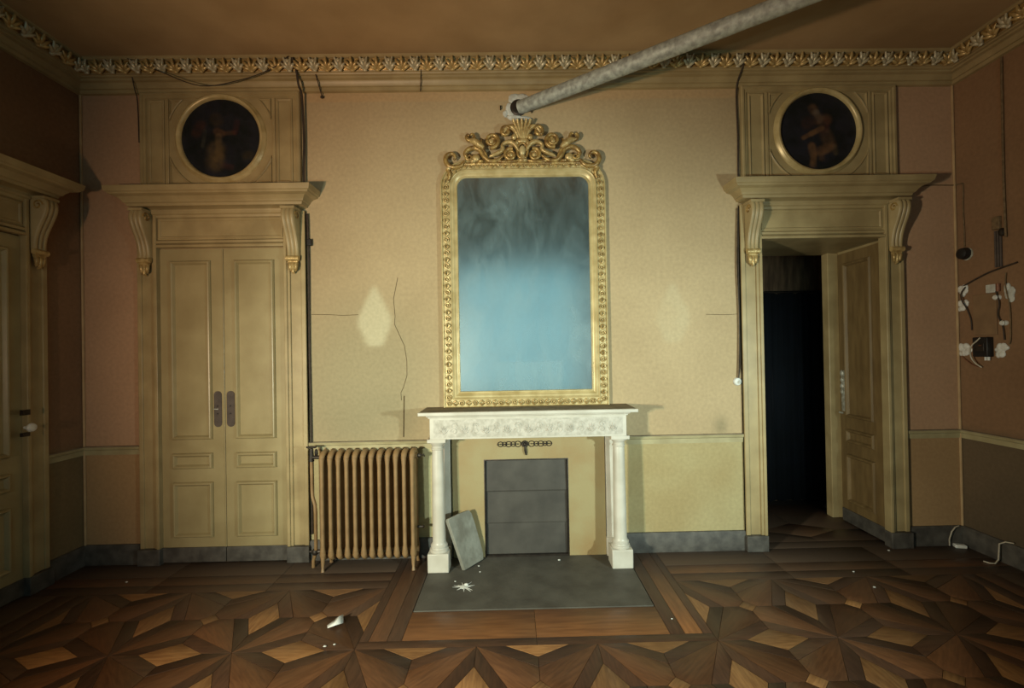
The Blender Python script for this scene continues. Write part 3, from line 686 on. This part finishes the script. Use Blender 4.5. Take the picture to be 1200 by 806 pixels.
# ------------------------------------------------------------------ mirror
def mirror():
    t = empty('wall_mirror', (0, 0, 1.1445)); tag(t, 'tall gilt-framed mirror with scrolled crest standing on the mantelpiece', 'mirror')
    # all z below are relative to the shelf
    gw, g0, g1 = .503, .118, 1.752; ch = .085
    def outline(e):                                   # rounded upper corners
        x, z0, z1, r = gw+e, g0-e, g1+e, ch+e*.9
        return [(-x, z0), (x, z0)]+arc(x-r, z1-r, r, 0, PI/2, 10)+arc(-x+r, z1-r, r, PI/2, PI, 10)
    E0 = .130
    prof = [(0, .004), (0, .040), (.006, .046), (.011, .046), (.014, .036), (.016, .033), (.068, .033), (.070, .042), (.075, .046), (.081, .042), (.085, .038), (.096, .036), (.108, .027), (.115, .024), (.119, .030), (.126, .030), (.131, .018)]
    o1 = outline(E0); MB().frame(o1, prof, False).build('frame', M['gilt_pale'], t, ang=25)
    MB().prism([(x, z) for x, z in outline(E0-.004)], -.012, -.002).build('back_board', M['hole'], t)
    # mirror plate: clouded old glass
    m, nt, b = nodes('clouded_mirror'); L = nt.links
    tc = N(nt, 'ShaderNodeTexCoord')
    gl = N(nt, 'ShaderNodeBsdfGlossy'); gl.inputs['Color'].default_value = (.50, .55, .56, 1)
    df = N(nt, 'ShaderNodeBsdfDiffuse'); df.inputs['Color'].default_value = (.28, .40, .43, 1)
    n1 = N(nt, 'ShaderNodeTexNoise'); n1.inputs['Scale'].default_value = 2.2; n1.inputs['Detail'].default_value = 5; n1.inputs['Distortion'].default_value = .8
    mp = N(nt, 'ShaderNodeMapping'); mp.inputs['Scale'].default_value = (1.5, 1, .8); mp.inputs['Rotation'].default_value = (0, .5, 0)
    L.new(tc.outputs['Object'], mp.inputs['Vector']); L.new(mp.outputs['Vector'], n1.inputs['Vector'])
    n2 = N(nt, 'ShaderNodeTexNoise'); n2.inputs['Scale'].default_value = 4.5; n2.inputs['Detail'].default_value = 4; n2.inputs['Roughness'].default_value = .55; n2.inputs['Distortion'].default_value = 1.2; L.new(mp.outputs['Vector'], n2.inputs['Vector'])
    mu = N(nt, 'ShaderNodeMath'); mu.operation = 'MULTIPLY'; L.new(n1.outputs['Fac'], mu.inputs[0]); L.new(n2.outputs['Fac'], mu.inputs[1])
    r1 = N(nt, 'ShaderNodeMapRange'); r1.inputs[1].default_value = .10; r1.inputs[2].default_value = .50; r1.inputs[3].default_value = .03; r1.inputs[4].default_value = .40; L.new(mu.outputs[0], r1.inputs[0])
    # pale rectangle near the bottom: a reflection painted into the glass
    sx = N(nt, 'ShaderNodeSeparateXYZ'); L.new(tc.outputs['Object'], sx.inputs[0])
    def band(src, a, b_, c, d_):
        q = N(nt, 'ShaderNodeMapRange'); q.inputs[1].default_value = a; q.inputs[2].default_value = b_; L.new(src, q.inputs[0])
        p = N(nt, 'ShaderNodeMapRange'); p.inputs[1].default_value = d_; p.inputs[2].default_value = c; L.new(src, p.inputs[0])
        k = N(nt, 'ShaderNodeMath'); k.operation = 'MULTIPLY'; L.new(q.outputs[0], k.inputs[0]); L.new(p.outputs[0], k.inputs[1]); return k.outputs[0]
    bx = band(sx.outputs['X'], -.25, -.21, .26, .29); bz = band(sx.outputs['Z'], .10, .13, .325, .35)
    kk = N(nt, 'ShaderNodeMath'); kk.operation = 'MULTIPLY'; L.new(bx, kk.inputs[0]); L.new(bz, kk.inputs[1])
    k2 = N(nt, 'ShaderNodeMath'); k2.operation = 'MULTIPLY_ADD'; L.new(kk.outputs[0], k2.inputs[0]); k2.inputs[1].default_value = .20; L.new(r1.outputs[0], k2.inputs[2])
    rr = N(nt, 'ShaderNodeMapRange'); rr.inputs[3].default_value = .17; rr.inputs[4].default_value = .22; L.new(n2.outputs['Fac'], rr.inputs[0]); L.new(rr.outputs[0], gl.inputs['Roughness'])
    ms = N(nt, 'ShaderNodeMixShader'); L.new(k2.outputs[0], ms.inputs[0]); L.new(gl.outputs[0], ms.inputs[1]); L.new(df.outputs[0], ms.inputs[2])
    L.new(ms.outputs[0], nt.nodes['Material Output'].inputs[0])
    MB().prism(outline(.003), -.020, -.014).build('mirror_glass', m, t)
    # ornament in the channel of the frame: rings and little leaves
    mb = MB(); path = outline(E0-.042); path = path+[path[0]]; seg = []
    for i in range(len(path)-1):
        a, c = path[i], path[i+1]; l = math.hypot(c[0]-a[0], c[1]-a[1]); k = max(1, int(l/.004))
        for j in range(k): seg.append((a[0]+(c[0]-a[0])*j/k, a[1]+(c[1]-a[1])*j/k, math.atan2(c[1]-a[1], c[0]-a[0]), l/k))
    acc = 0; nxt = 0; cnt = 0
    for x, z, a, l in seg:
        acc += l
        if acc >= nxt:
            nxt += .050; cnt += 1; ca, sa = math.cos(a), math.sin(a)
            if cnt % 2:
                mb.tube([(x+.0175*math.cos(q*PI/6), -.040, z+.0175*math.sin(q*PI/6)) for q in range(13)], .0050, 6); mb.ball((x, -.040, z), .009, .007, .009, 6, 4)
            else:
                for s in (-1, 1): mb.tube([(x-.020*ca, -.038, z-.020*sa), (x-s*.016*sa, -.044, z+s*.016*ca), (x+.021*ca, -.038, z+.021*sa)], [.004, .009, .004], 6)
    mb.build('ornament_band', M['gilt2'], t, ang=60)['kind'] = 'stuff'
    # crest: (zoom units of the photograph's carving turned into metres once)
    base = g1+E0-.032
    def P(x, y): return ((x-913)/1400, base+(592-y)/1400)
    def sweep(pts, rs, yo=-.045, mt='gilt', name='scroll', n=10):
        Q = []; R_ = []                               # smooth the points
        V = [P(*p) for p in pts]; m = len(V)
        for i in range(m-1):
            p0, p1, p2, p3 = V[max(i-1, 0)], V[i], V[i+1], V[min(i+2, m-1)]
            for j in range(6):
                u = j/6; f = lambda a, b_, c, d_: .5*((2*b_)+(-a+c)*u+(2*a-5*b_+4*c-d_)*u*u+(-a+3*b_-3*c+d_)*u**3)
                Q.append((f(p0[0], p1[0], p2[0], p3[0]), f(p0[1], p1[1], p2[1], p3[1]))); R_.append(rs[i]+(rs[i+1]-rs[i])*u)
        Q.append(V[-1]); R_.append(rs[-1])
        for s in (1, -1):
            mb = MB(); mb.tube([(s*x, yo, z) for x, z in Q], [r/1400 for r in R_], n, 1.15, 1)
            mb.build(name, M[mt], t, ang=60)
    def spiral(cx, cy, r0, r1, a0, turns, w0, w1, yo=-.05, mt='gilt'):
        n = 14; sweep([(cx+(r0+(r1-r0)*k/n)*math.cos(a0+turns*2*PI*k/n), cy-(r0+(r1-r0)*k/n)*math.sin(a0+turns*2*PI*k/n)) for k in range(n+1)], [w0+(w1-w0)*k/n for k in range(n+1)], yo, mt)
    def blob(x, y, rx, rz, yo=-.05, mt='gilt2', name='leaf_boss'):
        for s in (1, -1):
            q = P(x, y); MB().ball((s*q[0], yo, q[1]), rx/1400, .018, rz/1400, 10, 7).build(name, M[mt], t, ang=80)
    # outer C-scroll on the shoulder
    sweep([(180, 548), (196, 515), (160, 480), (108, 500), (92, 555), (125, 610), (190, 628), (255, 610), (295, 560)], [12, 18, 20, 24, 26, 26, 24, 22, 16], -.046)
    sweep([(110, 640), (135, 690), (120, 760)], [26, 24, 12], -.040); blob(125, 640, 24, 24)
    # low wave of leaves
    sweep([(340, 545), (315, 520), (300, 480), (345, 435), (410, 425), (465, 455), (505, 520), (560, 565), (640, 560), (705, 510)], [8, 18, 22, 26, 26, 26, 26, 24, 22, 14], -.048)
    spiral(345, 520, 42, 10, 2.4, 1.1, 16, 9); blob(415, 530, 46, 42); blob(385, 565, 34, 22); blob(470, 570, 40, 18, mt='gilt')
    # upper leaf with forked tip
    sweep([(372, 352), (335, 338), (318, 308), (332, 282), (348, 296)], [20, 20, 17, 13, 9], -.05); sweep([(395, 352), (404, 318), (392, 282), (374, 276), (368, 292)], [22, 19, 15, 11, 7], -.05)
    sweep([(352, 345), (400, 356), (450, 388), (500, 430)], [18, 34, 40, 22], -.052, 'gilt2', 'leaf')
    sweep([(480, 335), (470, 400), (510, 470), (540, 540)], [10, 18, 16, 12], -.05)
    # big volute
    spiral(590, 352, 78, 22, -1.9, 1.6, 24, 14, -.055); blob(585, 358, 34, 34)
    # leaf stem rising to the centre
    sweep([(560, 520), (600, 505), (660, 480), (705, 445), (700, 400), (745, 370), (800, 372), (845, 410), (870, 470)], [10, 20, 24, 22, 18, 24, 28, 26, 14], -.052, 'gilt2', 'leaf')
    # inner volute
    spiral(785, 500, 66, 20, 1.2, 1.5, 20, 12, -.052); blob(790, 505, 28, 28); sweep([(640, 560), (720, 575), (800, 572), (860, 560)], [14, 18, 18, 10], -.045)
    # upper scroll beside the finial
    spiral(738, 255, 52, 16, .5, 1.4, 24, 14, -.055); sweep([(700, 300), (745, 225), (800, 205), (848, 260), (872, 330)], [14, 24, 26, 24, 14], -.052, 'gilt2', 'leaf')
    blob(825, 318, 32, 32, -.058); blob(855, 375, 24, 30)
    # centre: fan finial, cartouche, pedestal
    for a in (-34, -17, 0, 17, 34):
        q = math.radians(a); x0, z0 = P(913, 335); L_ = .142/(.55+.45*math.cos(q*1.3)); mb = MB()
        mb.tube([(x0+math.sin(q)*.02, -.05, z0), (x0+math.sin(q)*.055, -.062, z0+.06), (x0+math.sin(q)*.10, -.060, z0+.115), (x0+math.sin(q)*.118, -.075, z0+.142)], [.010, .012, .013, .011], 8)
        mb.build('finial_leaf', M['gilt2'], t, ang=60)
    x0, z0 = P(913, 465); MB().ball((0, -.060, z0), .026, .020, .040, 14, 8).build('cartouche_boss', M['gilt_pale'], t, ang=80)
    MB().tube([(.040*math.cos(k*PI/10), -.056, z0+.060*math.sin(k*PI/10)) for k in range(21)], .010, 8).build('cartouche_rim', M['gilt'], t, ang=80)
    mb = MB(); mb.ball((0, -.05, P(0, 560)[1]), .040, .022, .020, 12, 6); mb.ball((0, -.05, P(0, 535)[1]), .026, .022, .026, 10, 6)
    MB().ball((0, -.048, P(0, 355)[1]), .055, .02, .024, 12, 6).build('finial_foot', M['gilt2'], t, ang=80)
    mb.build('pedestal', M['gilt2'], t, ang=80)
    zz = P(0, 590)[1]; MB().tube([(-.46, -.036, zz), (.46, -.036, zz)], .014, 8).build('crest_rail', M['gilt'], t)
mirror()

# ------------------------------------------------------------------ radiator
def radiator():
    t = empty('radiator', (-1.172, -.135, 0)); tag(t, 'brown cast-iron radiator of twelve sections between door and mantel', 'radiator')
    p = .0592; z0, z1 = .082, .842
    mb = MB()
    def col(y, r):                                    # one column of a section
        mb.tube([(0, y, z0+.02), (0, y, z0+.035), (0, y, z0+.10), (0, y, z1-.10), (0, y, z1-.03)], [.018, .022, r, r, .019], 10, 1.0)
    col(-.066, .0138); col(.066, .0138); mb.box(-.0085, .0085, -.066, .066, z0+.03, z1-.03)
    mb.tube([(0, -.066, z1-.055), (0, -.058, z1-.022), (0, -.036, z1-.004), (0, 0, z1), (0, .036, z1-.004), (0, .058, z1-.022), (0, .066, z1-.055)], [.018, .020, .021, .022, .021, .020, .018], 10)
    mb.tube([(0, -.066, z0+.05), (0, -.058, z0+.022), (0, -.036, z0+.006), (0, 0, z0), (0, .036, z0+.006), (0, .058, z0+.022), (0, .066, z0+.05)], [.018, .020, .021, .022, .021, .020, .018], 10)
    for z in (z0+.035, z1-.035): mb.tube([(-.0296, 0, z), (.0296, 0, z)], .021, 12)
    me = mb.mesh('radiator_section', M['rad'], 60)
    for k in range(12): put('section', me, t, loc=((k-5.5)*p, 0, 0))
    for k in (0, 11):
        for y in (-.065, .065):
            x = (k-5.5)*p; q = MB(); q.tube([(x, y, z0+.03), (x, y*1.05, .05), (x+.003, y*1.2, .022), (x+.004, y*1.25, 0)], [.018, .013, .010, .014], 8); q.build('foot', M['rad'], t, ang=60)
    xr = 6*p
    mb = MB(); mb.tube([(xr-.01, 0, z1-.035), (xr+.022, 0, z1-.035), (xr+.030, 0, z1-.035)], [.016, .016, .008], 10); mb.tube([(xr+.028, 0, z1-.035), (xr+.045, -.004, z1-.028), (xr+.052, -.006, z1-.045)], [.006, .006, .005], 8)
    mb.build('bleed_valve', M['iron'], t)
    mb = MB(); mb.tube([(xr-.01, 0, z0+.20), (xr+.03, 0, z0+.20)], .010, 8); mb.ball((xr+.032, 0, z0+.2), .012, .012, .012, 8, 5); mb.build('plug', M['iron'], t)
    # supply valve and riser
    xl = -6*p
    mb = MB(); mb.tube([(xl+.01, 0, z1-.035), (xl-.075, 0, z1-.035)], .014, 10); mb.tube([(xl-.07, 0, z1-.065), (xl-.07, 0, z1+.03)], [.02, .014], 10); mb.tube([(xl-.105, 0, z1+.040), (xl-.035, 0, z1+.040)], .008, 8); mb.ball((xl-.030, -.01, z1-.0), .014, .014, .03, 8, 6)
    mb.build('valve', M['iron'], t)
    mb = MB(); mb.tube([(xl-.07, 0, z1-.05), (xl-.07, .004, .58), (xl-.066, .0, .52), (xl-.045, -.01, .46), (xl-.042, -.01, .40), (xl-.042, -.01, .14), (xl-.05, -.006, .10), (xl-.066, 0, .05), (xl-.066, 0, 0)], [.013]*9, 10)
    mb.build('riser_pipe', M['rad'], t, ang=60)
    mb = MB(); mb.tube([(xl-.018, .02, z1-.05), (xl-.018, .02, .10)], .008, 8); mb.build('return_pipe', M['flex'], t, ang=60)
    mb = MB(); mb.ball((xl-.05, -.006, .115), .026, .024, .026, 10, 6); mb.tube([(xl-.05, -.006, .115), (xl+.01, 0, z0+.035)], .014, 8); mb.tube([(xl-.09, -.006, .118), (xl-.03, -.006, .118)], .008, 8); mb.build('lower_valve', M['iron'], t)
radiator()

# ------------------------------------------------------------------ stove pipe across the room
def stove_pipe():
    a = Vector((-.027, -.0, 3.440)); dirv = Vector((1.279, -.947, 0)).normalized(); r = .050
    t = empty('stove_pipe', a); tag(t, 'grey galvanised stove pipe running from the wall above the mirror', 'pipe')
    rot = math.atan2(dirv.y, dirv.x)
    def seg(l0, l1, rr):
        mb = MB(); mb.lathe([(rr, l0), (rr, l1)], (0, 0, 0), 24, 'x'); return mb
    for k, (l0, l1) in enumerate(((.02, .78), (.78, 1.55), (1.55, 2.55))): o = seg(l0, l1, r+.0012*(k % 2)).build('pipe_length', M['pipe'], t); o.rotation_euler = (0, 0, rot)
    mb = MB(); q = [(2.50, 0, 0), (2.56, 0, .012), (2.62, 0, .05), (2.655, 0, .11), (2.66, 0, .20), (2.66, 0, ZC-3.44-.002)]
    mb.tube(q, r+.001, 24); o = mb.build('elbow', M['pipe'], t); o.rotation_euler = (0, 0, rot)
    mb = MB(); mb.lathe([(r+.012, 0), (r+.014, .012), (r+.004, .020), (r-.002, .022)], (.004, 0, 0), 24, 'y'); mb.build('wall_ring', M['iron'], t)
    random.seed(3); mb = MB()                         # rough plaster around the hole
    for cx, cz, rx, rz in ((-.01, .075, .062, .042), (-.055, -.02, .042, .06), (-.03, -.075, .06, .024), (.055, -.078, .055, .016), (-.10, -.045, .022, .03), (.03, .085, .05, .03)):
        for k in range(4): mb.ball((cx+random.uniform(-.3, .3)*rx, -.002, cz+random.uniform(-.3, .3)*rz), rx*random.uniform(.6, .9), random.uniform(.006, .012), rz*random.uniform(.6, .9), 9, 5)
    mb.build('plaster_patch', M['plaster'], t, ang=80)
    for x, z in ((-.135, .0), (.105, -.065+.04)): MB().box(x-.004, x+.004, -.02, 0, z-.014, z+.014).build('nail', M['iron'], t)
stove_pipe()

# ------------------------------------------------------------------ leaning slab, floor litter
def litter():
    # stone slab leaning against the left column of the mantel
    B0, B1 = Vector((-.468, -.268, .005)), Vector((-.338, -.085, .005)); T0, T1 = Vector((-.592, -.250, .378)), Vector((-.430, -.110, .385))
    nrm = (B1-B0).cross(T0-B0).normalized()
    if nrm.y > 0: nrm = -nrm
    pts = []
    for u, v in ((0, 0), (.5, -.0), (.93, .0), (1, .10), (1.01, .35), (1, .72), (.97, .93), (.90, 1.0), (.5, .99), (.05, .96), (0, .93), (.0, .45)):
        pts.append(B0.lerp(B1, u).lerp(T0.lerp(T1, u), v))
    n = len(pts); mb = MB()
    mb.add([tuple(p) for p in pts]+[tuple(p-nrm*.028) for p in pts], [tuple(range(n)), tuple(range(2*n-1, n-1, -1))]+[(i, n+i, n+(i+1) % n, (i+1) % n) for i in range(n)])
    lo = min(v[2] for v in mb.v); mb.v = [(x, y, z-lo+.005) for x, y, z in mb.v]
    tag(mb.build('stone_slab', M['stone'], bevel=.003), 'grey stone slab leaning beside the left column of the mantel', 'slab')
    # crumpled paper scrap
    mb = MB(); random.seed(5)
    P_ = [(-.045, .02, .002), (-.02, .06, .012), (.03, .075, .035), (.045, .03, .008), (.01, -.01, .018), (-.03, -.01, .004), (.02, .035, .045)]
    mb.add(P_, [(0, 5, 4), (0, 4, 1), (1, 4, 6), (6, 4, 3), (6, 3, 2), (1, 6, 2)])
    o = mb.build('paper_scrap', M['white'], loc=(-1.155, -.905, 0)); s_ = o.modifiers.new('thickness', 'SOLIDIFY'); s_.thickness = .0015
    tag(o, 'crumpled white paper scrap on the parquet below the radiator', 'paper')
    # plaster splat on the hearth
    mb = MB(); mb.ball((0, 0, .003), .030, .026, .006, 10, 5); mb.ball((.012, .02, .006), .016, .014, .010, 8, 5)
    for k in range(11):
        a = k*2*PI/11+.3*math.sin(k*5); l = .045+.035*abs(math.sin(k*2.3)); mb.tube([(0, 0, .004), (l*.5*math.cos(a), l*.5*math.sin(a), .003), (l*math.cos(a), l*math.sin(a), .001)], [.008, .005, .001], 6, .5, 2)
    tag(mb.build('plaster_splash', M['white'], loc=(-.452, -.487, .004), ang=60), 'white star-shaped plaster splash on the grey hearth slab', 'plaster')
    random.seed(11); spots = [(-1.135, -1.08, .007, 'white plaster crumb on the parquet just below the paper scrap'), (-1.09, -1.065, .006, 'tiny white crumb right of another below the paper scrap'),
        (-.52, -.41, .005, 'white crumb on the hearth left of the plaster splash'), (-.375, -.19, .006, 'pale crumb on the hearth beside the leaning slab'), (-.36, -.28, .005, 'small ochre crumb on the hearth in front of the leaning slab'),
        (.215, -.125, .008, 'pale crumb on the hearth at the right end of the iron shutter'), (2.20, -.61, .007, 'white crumb on the parquet, nearer of two before the open doorway'), (2.22, -.40, .006, 'white crumb on the parquet, farther of two before the open doorway'),
        (.79, -.905, .005, 'tiny white crumb on the dark strip right of the hearth'), (2.72, -.085, .008, 'pale crumb beside the plinth right of the open doorway'), (-2.82, -.30, .007, 'white crumb on the floor in the dark left corner')]
    for x, y, r, lab in spots:
        mb = MB(); mb.ball((0, 0, r*.5), r*1.3, r, r*.6, 7, 4); mb.v = [(a*random.uniform(.8, 1.2), b*random.uniform(.8, 1.2), max(c, 0)) for a, b, c in mb.v]
        o = mb.build('plaster_crumb', M['white'], loc=(x, y, .004 if abs(x) < .73 and y > -.76 else 0)); tag(o, lab, 'debris', 'plaster crumbs on the floor')
    mb = MB(); mb.box(-.04, .035, -.022, .022, 0, .026); o = mb.build('plaster_chunk', M['white'], loc=(3.295, -.06, 0), rotz=-.3, bevel=.006); tag(o, 'white plaster chunk in the right corner by the skirting', 'debris')
    mb = MB(); mb.tube([(-.02, 0, .006), (-.035, -.015, .06), (-.02, -.02, .12), (.015, -.012, .15), (.055, .0, .155)], .005, 6); o = mb.build('loose_cable', M['paleflex'], loc=(3.26, -.03, 0), ang=80); tag(o, 'short pale cable loop over the skirting in the right corner', 'cable')
    pts = [(3.345, -.40, .17), (3.33, -.36, .165), (3.315, -.33, .14), (3.31, -.33, .08), (3.30, -.335, .03), (3.27, -.34, .006), (3.24, -.33, .006), (3.23, -.30, .006)]
    o = MB().tube(pts, .005, 6).build('floor_cable', M['paleflex'], ang=80); tag(o, 'pale cable hanging to the floor at the right wall', 'cable')
litter()

# ------------------------------------------------------------------ wires and electrical fittings
def smooth(pts, k=6):
    V = [Vector(p) for p in pts]; out = []; m = len(V)
    for i in range(m-1):
        p0, p1, p2, p3 = V[max(i-1, 0)], V[i], V[i+1], V[min(i+2, m-1)]
        for j in range(k):
            u = j/k; out.append(.5*((2*p1)+(-p0+p2)*u+(2*p0-5*p1+4*p2-p3)*u*u+(-p0+3*p1-3*p2+p3)*u**3))
    out.append(V[-1]); return out
def wire(pts, r, m, label, name='electric_wire'):
    o = MB().tube(smooth(pts), r, 6).build(name, M[m], ang=80); tag(o, label, 'wire'); return o
def electrics():
    wire([(-2.86, -.19, 3.735), (-2.66, -.17, 3.66), (-2.36, -.15, 3.555), (-2.05, -.15, 3.60), (-1.82, -.17, 3.67), (-1.70, -.19, 3.742)], .0035, 'wire', 'dark wire sagging below the cornice above the closed double door')
    wire([(-1.672, -.188, 3.735), (-1.668, -.13, 3.66), (-1.667, -.10, 3.58), (-1.668, -.045, 3.52), (-1.664, -.03, 3.2), (-1.668, -.035, 2.95), (-1.664, -.03, 2.83)], .009, 'wire', 'thick dark cable down the right edge of the panel over the closed double door')
    wire([(-2.90, -.10, 3.66), (-2.912, -.06, 3.58), (-2.916, -.03, 3.50), (-2.916, -.02, 3.2)], .004, 'wire', 'thin dark wire down the left edge of the panel over the closed double door')
    wire([(-1.652, -.02, 2.64), (-1.648, -.014, 2.3), (-1.652, -.014, 1.6), (-1.648, -.014, .9), (-1.648, -.02, .20)], .008, 'wire', 'dark cable down the right jamb of the closed double door')
    o = MB().box(-.018, .018, -.03, 0, -.025, .025).build('junction_box', M['black'], loc=(-1.638, -.002, 2.42), bevel=.004); tag(o, 'small black junction box right of the closed double door', 'junction box')
    o = MB().tube(smooth([(-1.535, -.11, 3.655), (-1.533, -.06, 3.60), (-1.53, -.012, 3.545)]), .004, 6).ball((-1.528, -.015, 3.535), .014, .012, .010, 8, 5).build('wire_hook', M['wire'], ang=80); tag(o, 'short wire hook dropping from the cornice left of the mirror', 'wire')
    o = MB().tube(smooth([(-.735, -.185, 3.74), (-.75, -.115, 3.66), (-.765, -.055, 3.60), (-.772, -.032, 3.56)]), .003, 6).build('wire_stub', M['wire'], ang=80); tag(o, 'thin wire crossing the cornice between hook and stove pipe', 'wire')
    wire([(1.675, -.188, 3.735), (1.664, -.11, 3.65), (1.667, -.02, 3.55), (1.672, -.016, 3.2), (1.668, -.016, 2.84)], .007, 'wire', 'dark cable down the left edge of the panel over the open doorway')
    t = empty('twin_flex', (1.65, 0, 1.325)); tag(t, 'twin brown flex hanging down the left jamb of the open doorway to the switch', 'wire')
    for r_, m_, P_ in ((.0055, 'flex', [(.005, 1.315), (-.010, .875), (-.002, .475), (-.010, .125), (-.018, 0)]), (.0045, 'wire', [(.014, 1.315), (.006, .875), (.004, .375), (.001, .095), (-.010, 0)])):
        MB().tube(smooth([(x, -.011, z) for x, z in P_]), r_, 6).build('strand', M[m_], t, ang=80)
    t = empty('pull_switch', (1.632, 0, 1.297)); tag(t, 'small white porcelain switch left of the open doorway', 'switch')
    MB().lathe([(.032, 0), (.032, .008), (.026, .018), (.010, .024)], (0, 0, 0), 16, 'y').build('switch_base', M['white'], t)
    MB().ball((.004, -.028, -.002), .012, .010, .012, 8, 5).build('switch_knob', M['plaster'], t)
    # right wall fittings, built facing -x ; u = distance from the back wall
    def R(u, o, z): return (XW-o, -u, z)
    wire([(3.05, -.01, 2.792), (3.2, -.008, 2.798), (3.36, -.010, 2.795), R(.05, .010, 2.79), R(.076, .010, 2.77), R(.072, .010, 2.6), R(.078, .010, 2.42), R(.078, .012, 2.30)], .0045, 'flex', 'brown wire from the open doorway round the corner to the round socket')
    t = empty('wall_socket', R(.080, 0, 2.246), -PI/2); tag(t, 'round black socket hanging on the right wall', 'socket')
    MB().lathe([(.046, 0), (.046, .02), (.040, .045), (.022, .055)], (0, 0, 0), 18, 'y').build('socket_body', M['black'], t)
    MB().lathe([(.048, .0), (.048, .006), (.046, .007)], (.006, 0, -.004), 18, 'y').build('socket_rim', M['silver'], t)
    def blob(name, u, z, ru, rz, m, label, cat, seed, k=16, dep=.014):
        random.seed(seed); mb = MB()
        for _ in range(k):
            a = random.uniform(-.5, .5); c = random.uniform(-.5, .5); mb.ball((a*ru*1.2, -.004, c*rz*1.2), ru*random.uniform(.3, .62), random.uniform(.5, 1)*dep, rz*random.uniform(.3, .62), 8, 5)
        o = mb.build(name, M[m], loc=R(u, 0, z), rotz=-PI/2, ang=80); tag(o, label, cat, 'white plaster dabs around the fittings')
    blob('plaster_dab', .052, 1.968, .042, .045, 'white', 'upper white plaster dab by the right corner', 'plaster', 1)
    blob('plaster_dab', .046, 1.850, .046, .042, 'white', 'middle white plaster dab by the right corner', 'plaster', 2)
    blob('plaster_dab', .052, 1.512, .052, .050, 'white', 'lower white plaster dab by the right corner, left of the black switch', 'plaster', 3)
    blob('plaster_dab', .325, 1.505, .050, .052, 'white', 'white plaster dab right of the black switch', 'plaster', 4)
    blob('plaster_dab', .385, 1.905, .045, .065, 'plaster', 'greyish plaster dab at the right edge of the picture', 'plaster', 6)
    t = empty('porcelain_block', R(.275, 0, 1.953), -PI/2); tag(t, 'square porcelain terminal block on the right wall', 'terminal block')
    MB().box(-.035, .035, -.025, 0, -.030, .030).build('block', M['plaster'], t, .004); MB().tube([(.042, -.012, -.026), (.042, -.012, .030)], .014, 10).build('copper_end', M['copper'], t)
    t = empty('switch_box', R(.213, 0, 1.532), -PI/2); tag(t, 'black switch box with wires on the right wall', 'switch')
    MB().box(-.055, .055, -.050, 0, -.072, .072).build('box_body', M['black'], t, .005)
    MB().box(-.035, .035, -.056, -.048, -.03, .03).build('box_cover', M['iron'], t, .003)
    MB().tube([(.0, -.056, .012), (.02, -.058, .012)], .004, 6).build('red_terminal', M['copper'], t)
    for x in (.018, .040): MB().tube([(x, -.025, -.070), (x, -.025, -.098)], .008, 8).build('terminal_screw', M['white'], t)
    wire([R(.225, .058, 1.600), R(.215, .075, 1.575), R(.185, .080, 1.545), R(.165, .075, 1.50), R(.165, .065, 1.45), R(.182, .05, 1.41), R(.205, .03, 1.382)], .005, 'paleflex', 'pale curved flex looping over the black switch box')
    wire([R(.04, .012, 1.46), R(.075, .012, 1.43), R(.13, .012, 1.395), R(.17, .012, 1.385)], .004, 'copper', 'thin reddish wire below the lower plaster dab by the right corner')
    wire([R(.09, .025, 1.99), R(.07, .04, 1.94), R(.085, .045, 1.88), R(.095, .02, 1.82), R(.115, .012, 1.74), R(.12, .012, 1.66)], .005, 'wire', 'dark flex curling over the plaster dabs by the right corner')
    wire([R(.06, .01, 2.0), R(.15, .014, 2.035), R(.25, .014, 2.07), R(.34, .014, 2.09), R(.45, .014, 2.11)], .006, 'wire', 'dark cable sloping up the right wall from the corner dabs')
    wire([R(.31, .02, 1.93), R(.33, .02, 1.84), R(.32, .02, 1.76), R(.35, .02, 1.68), R(.36, .02, 1.58)], .005, 'wire', 'dark wire dangling down the right wall below the terminal block')
    wire([R(.38, .02, 2.05), R(.375, .02, 1.96), R(.40, .02, 1.80), R(.40, .02, 1.6), R(.39, .02, 1.55)], .004, 'flex', 'reddish wire hanging near the right edge of the picture')
    for u, z, lab in ((.312, 1.885, 'white porcelain knob below the terminal block on the right wall'), (.355, 1.70, 'white porcelain knob midway down the dangling wire on the right wall')):
        o = MB().lathe([(.018, 0), (.018, .01), (.012, .02), (.018, .03), (.012, .038)], (0, 0, 0), 12, 'y').build('porcelain_insulator', M['white'], loc=R(u, 0, z), rotz=-PI/2); tag(o, lab, 'insulator', 'porcelain knobs on the right wall')
    t = empty('conduit', R(.325, 0, 2.1), -PI/2); tag(t, 'bundle of thin vertical conduits on the right wall', 'conduit')
    for k in range(3): MB().tube([((k-1)*.018, -.012, 0), ((k-1)*.018, -.012, .26)], .007, 8).build('tube', M['plate'], t)
    MB().tube([(.06, -.02, .20), (.055, -.02, .6), (.06, -.02, ZC-2.1-.20)], .007, 8).build('tube', M['flex'], t)
    MB().box(-.035, .02, -.022, 0, .27, .36).build('wooden_block', M['flex'], t, .003)
    MB().ball((.035, -.02, .24), .022, .02, .03, 8, 5).build('knot', M['iron'], t)
    o = MB().box(-.085, .085, -.012, 0, -.15, .15).build('backing_board', mat('bare_plaster_board', (.25, .155, .08), (.19, .115, .06), rough=.85, scale=8), loc=R(.215, 0, 1.77), rotz=-PI/2, bevel=.003); tag(o, 'bare tan board behind the wires on the right wall', 'board')
electrics()
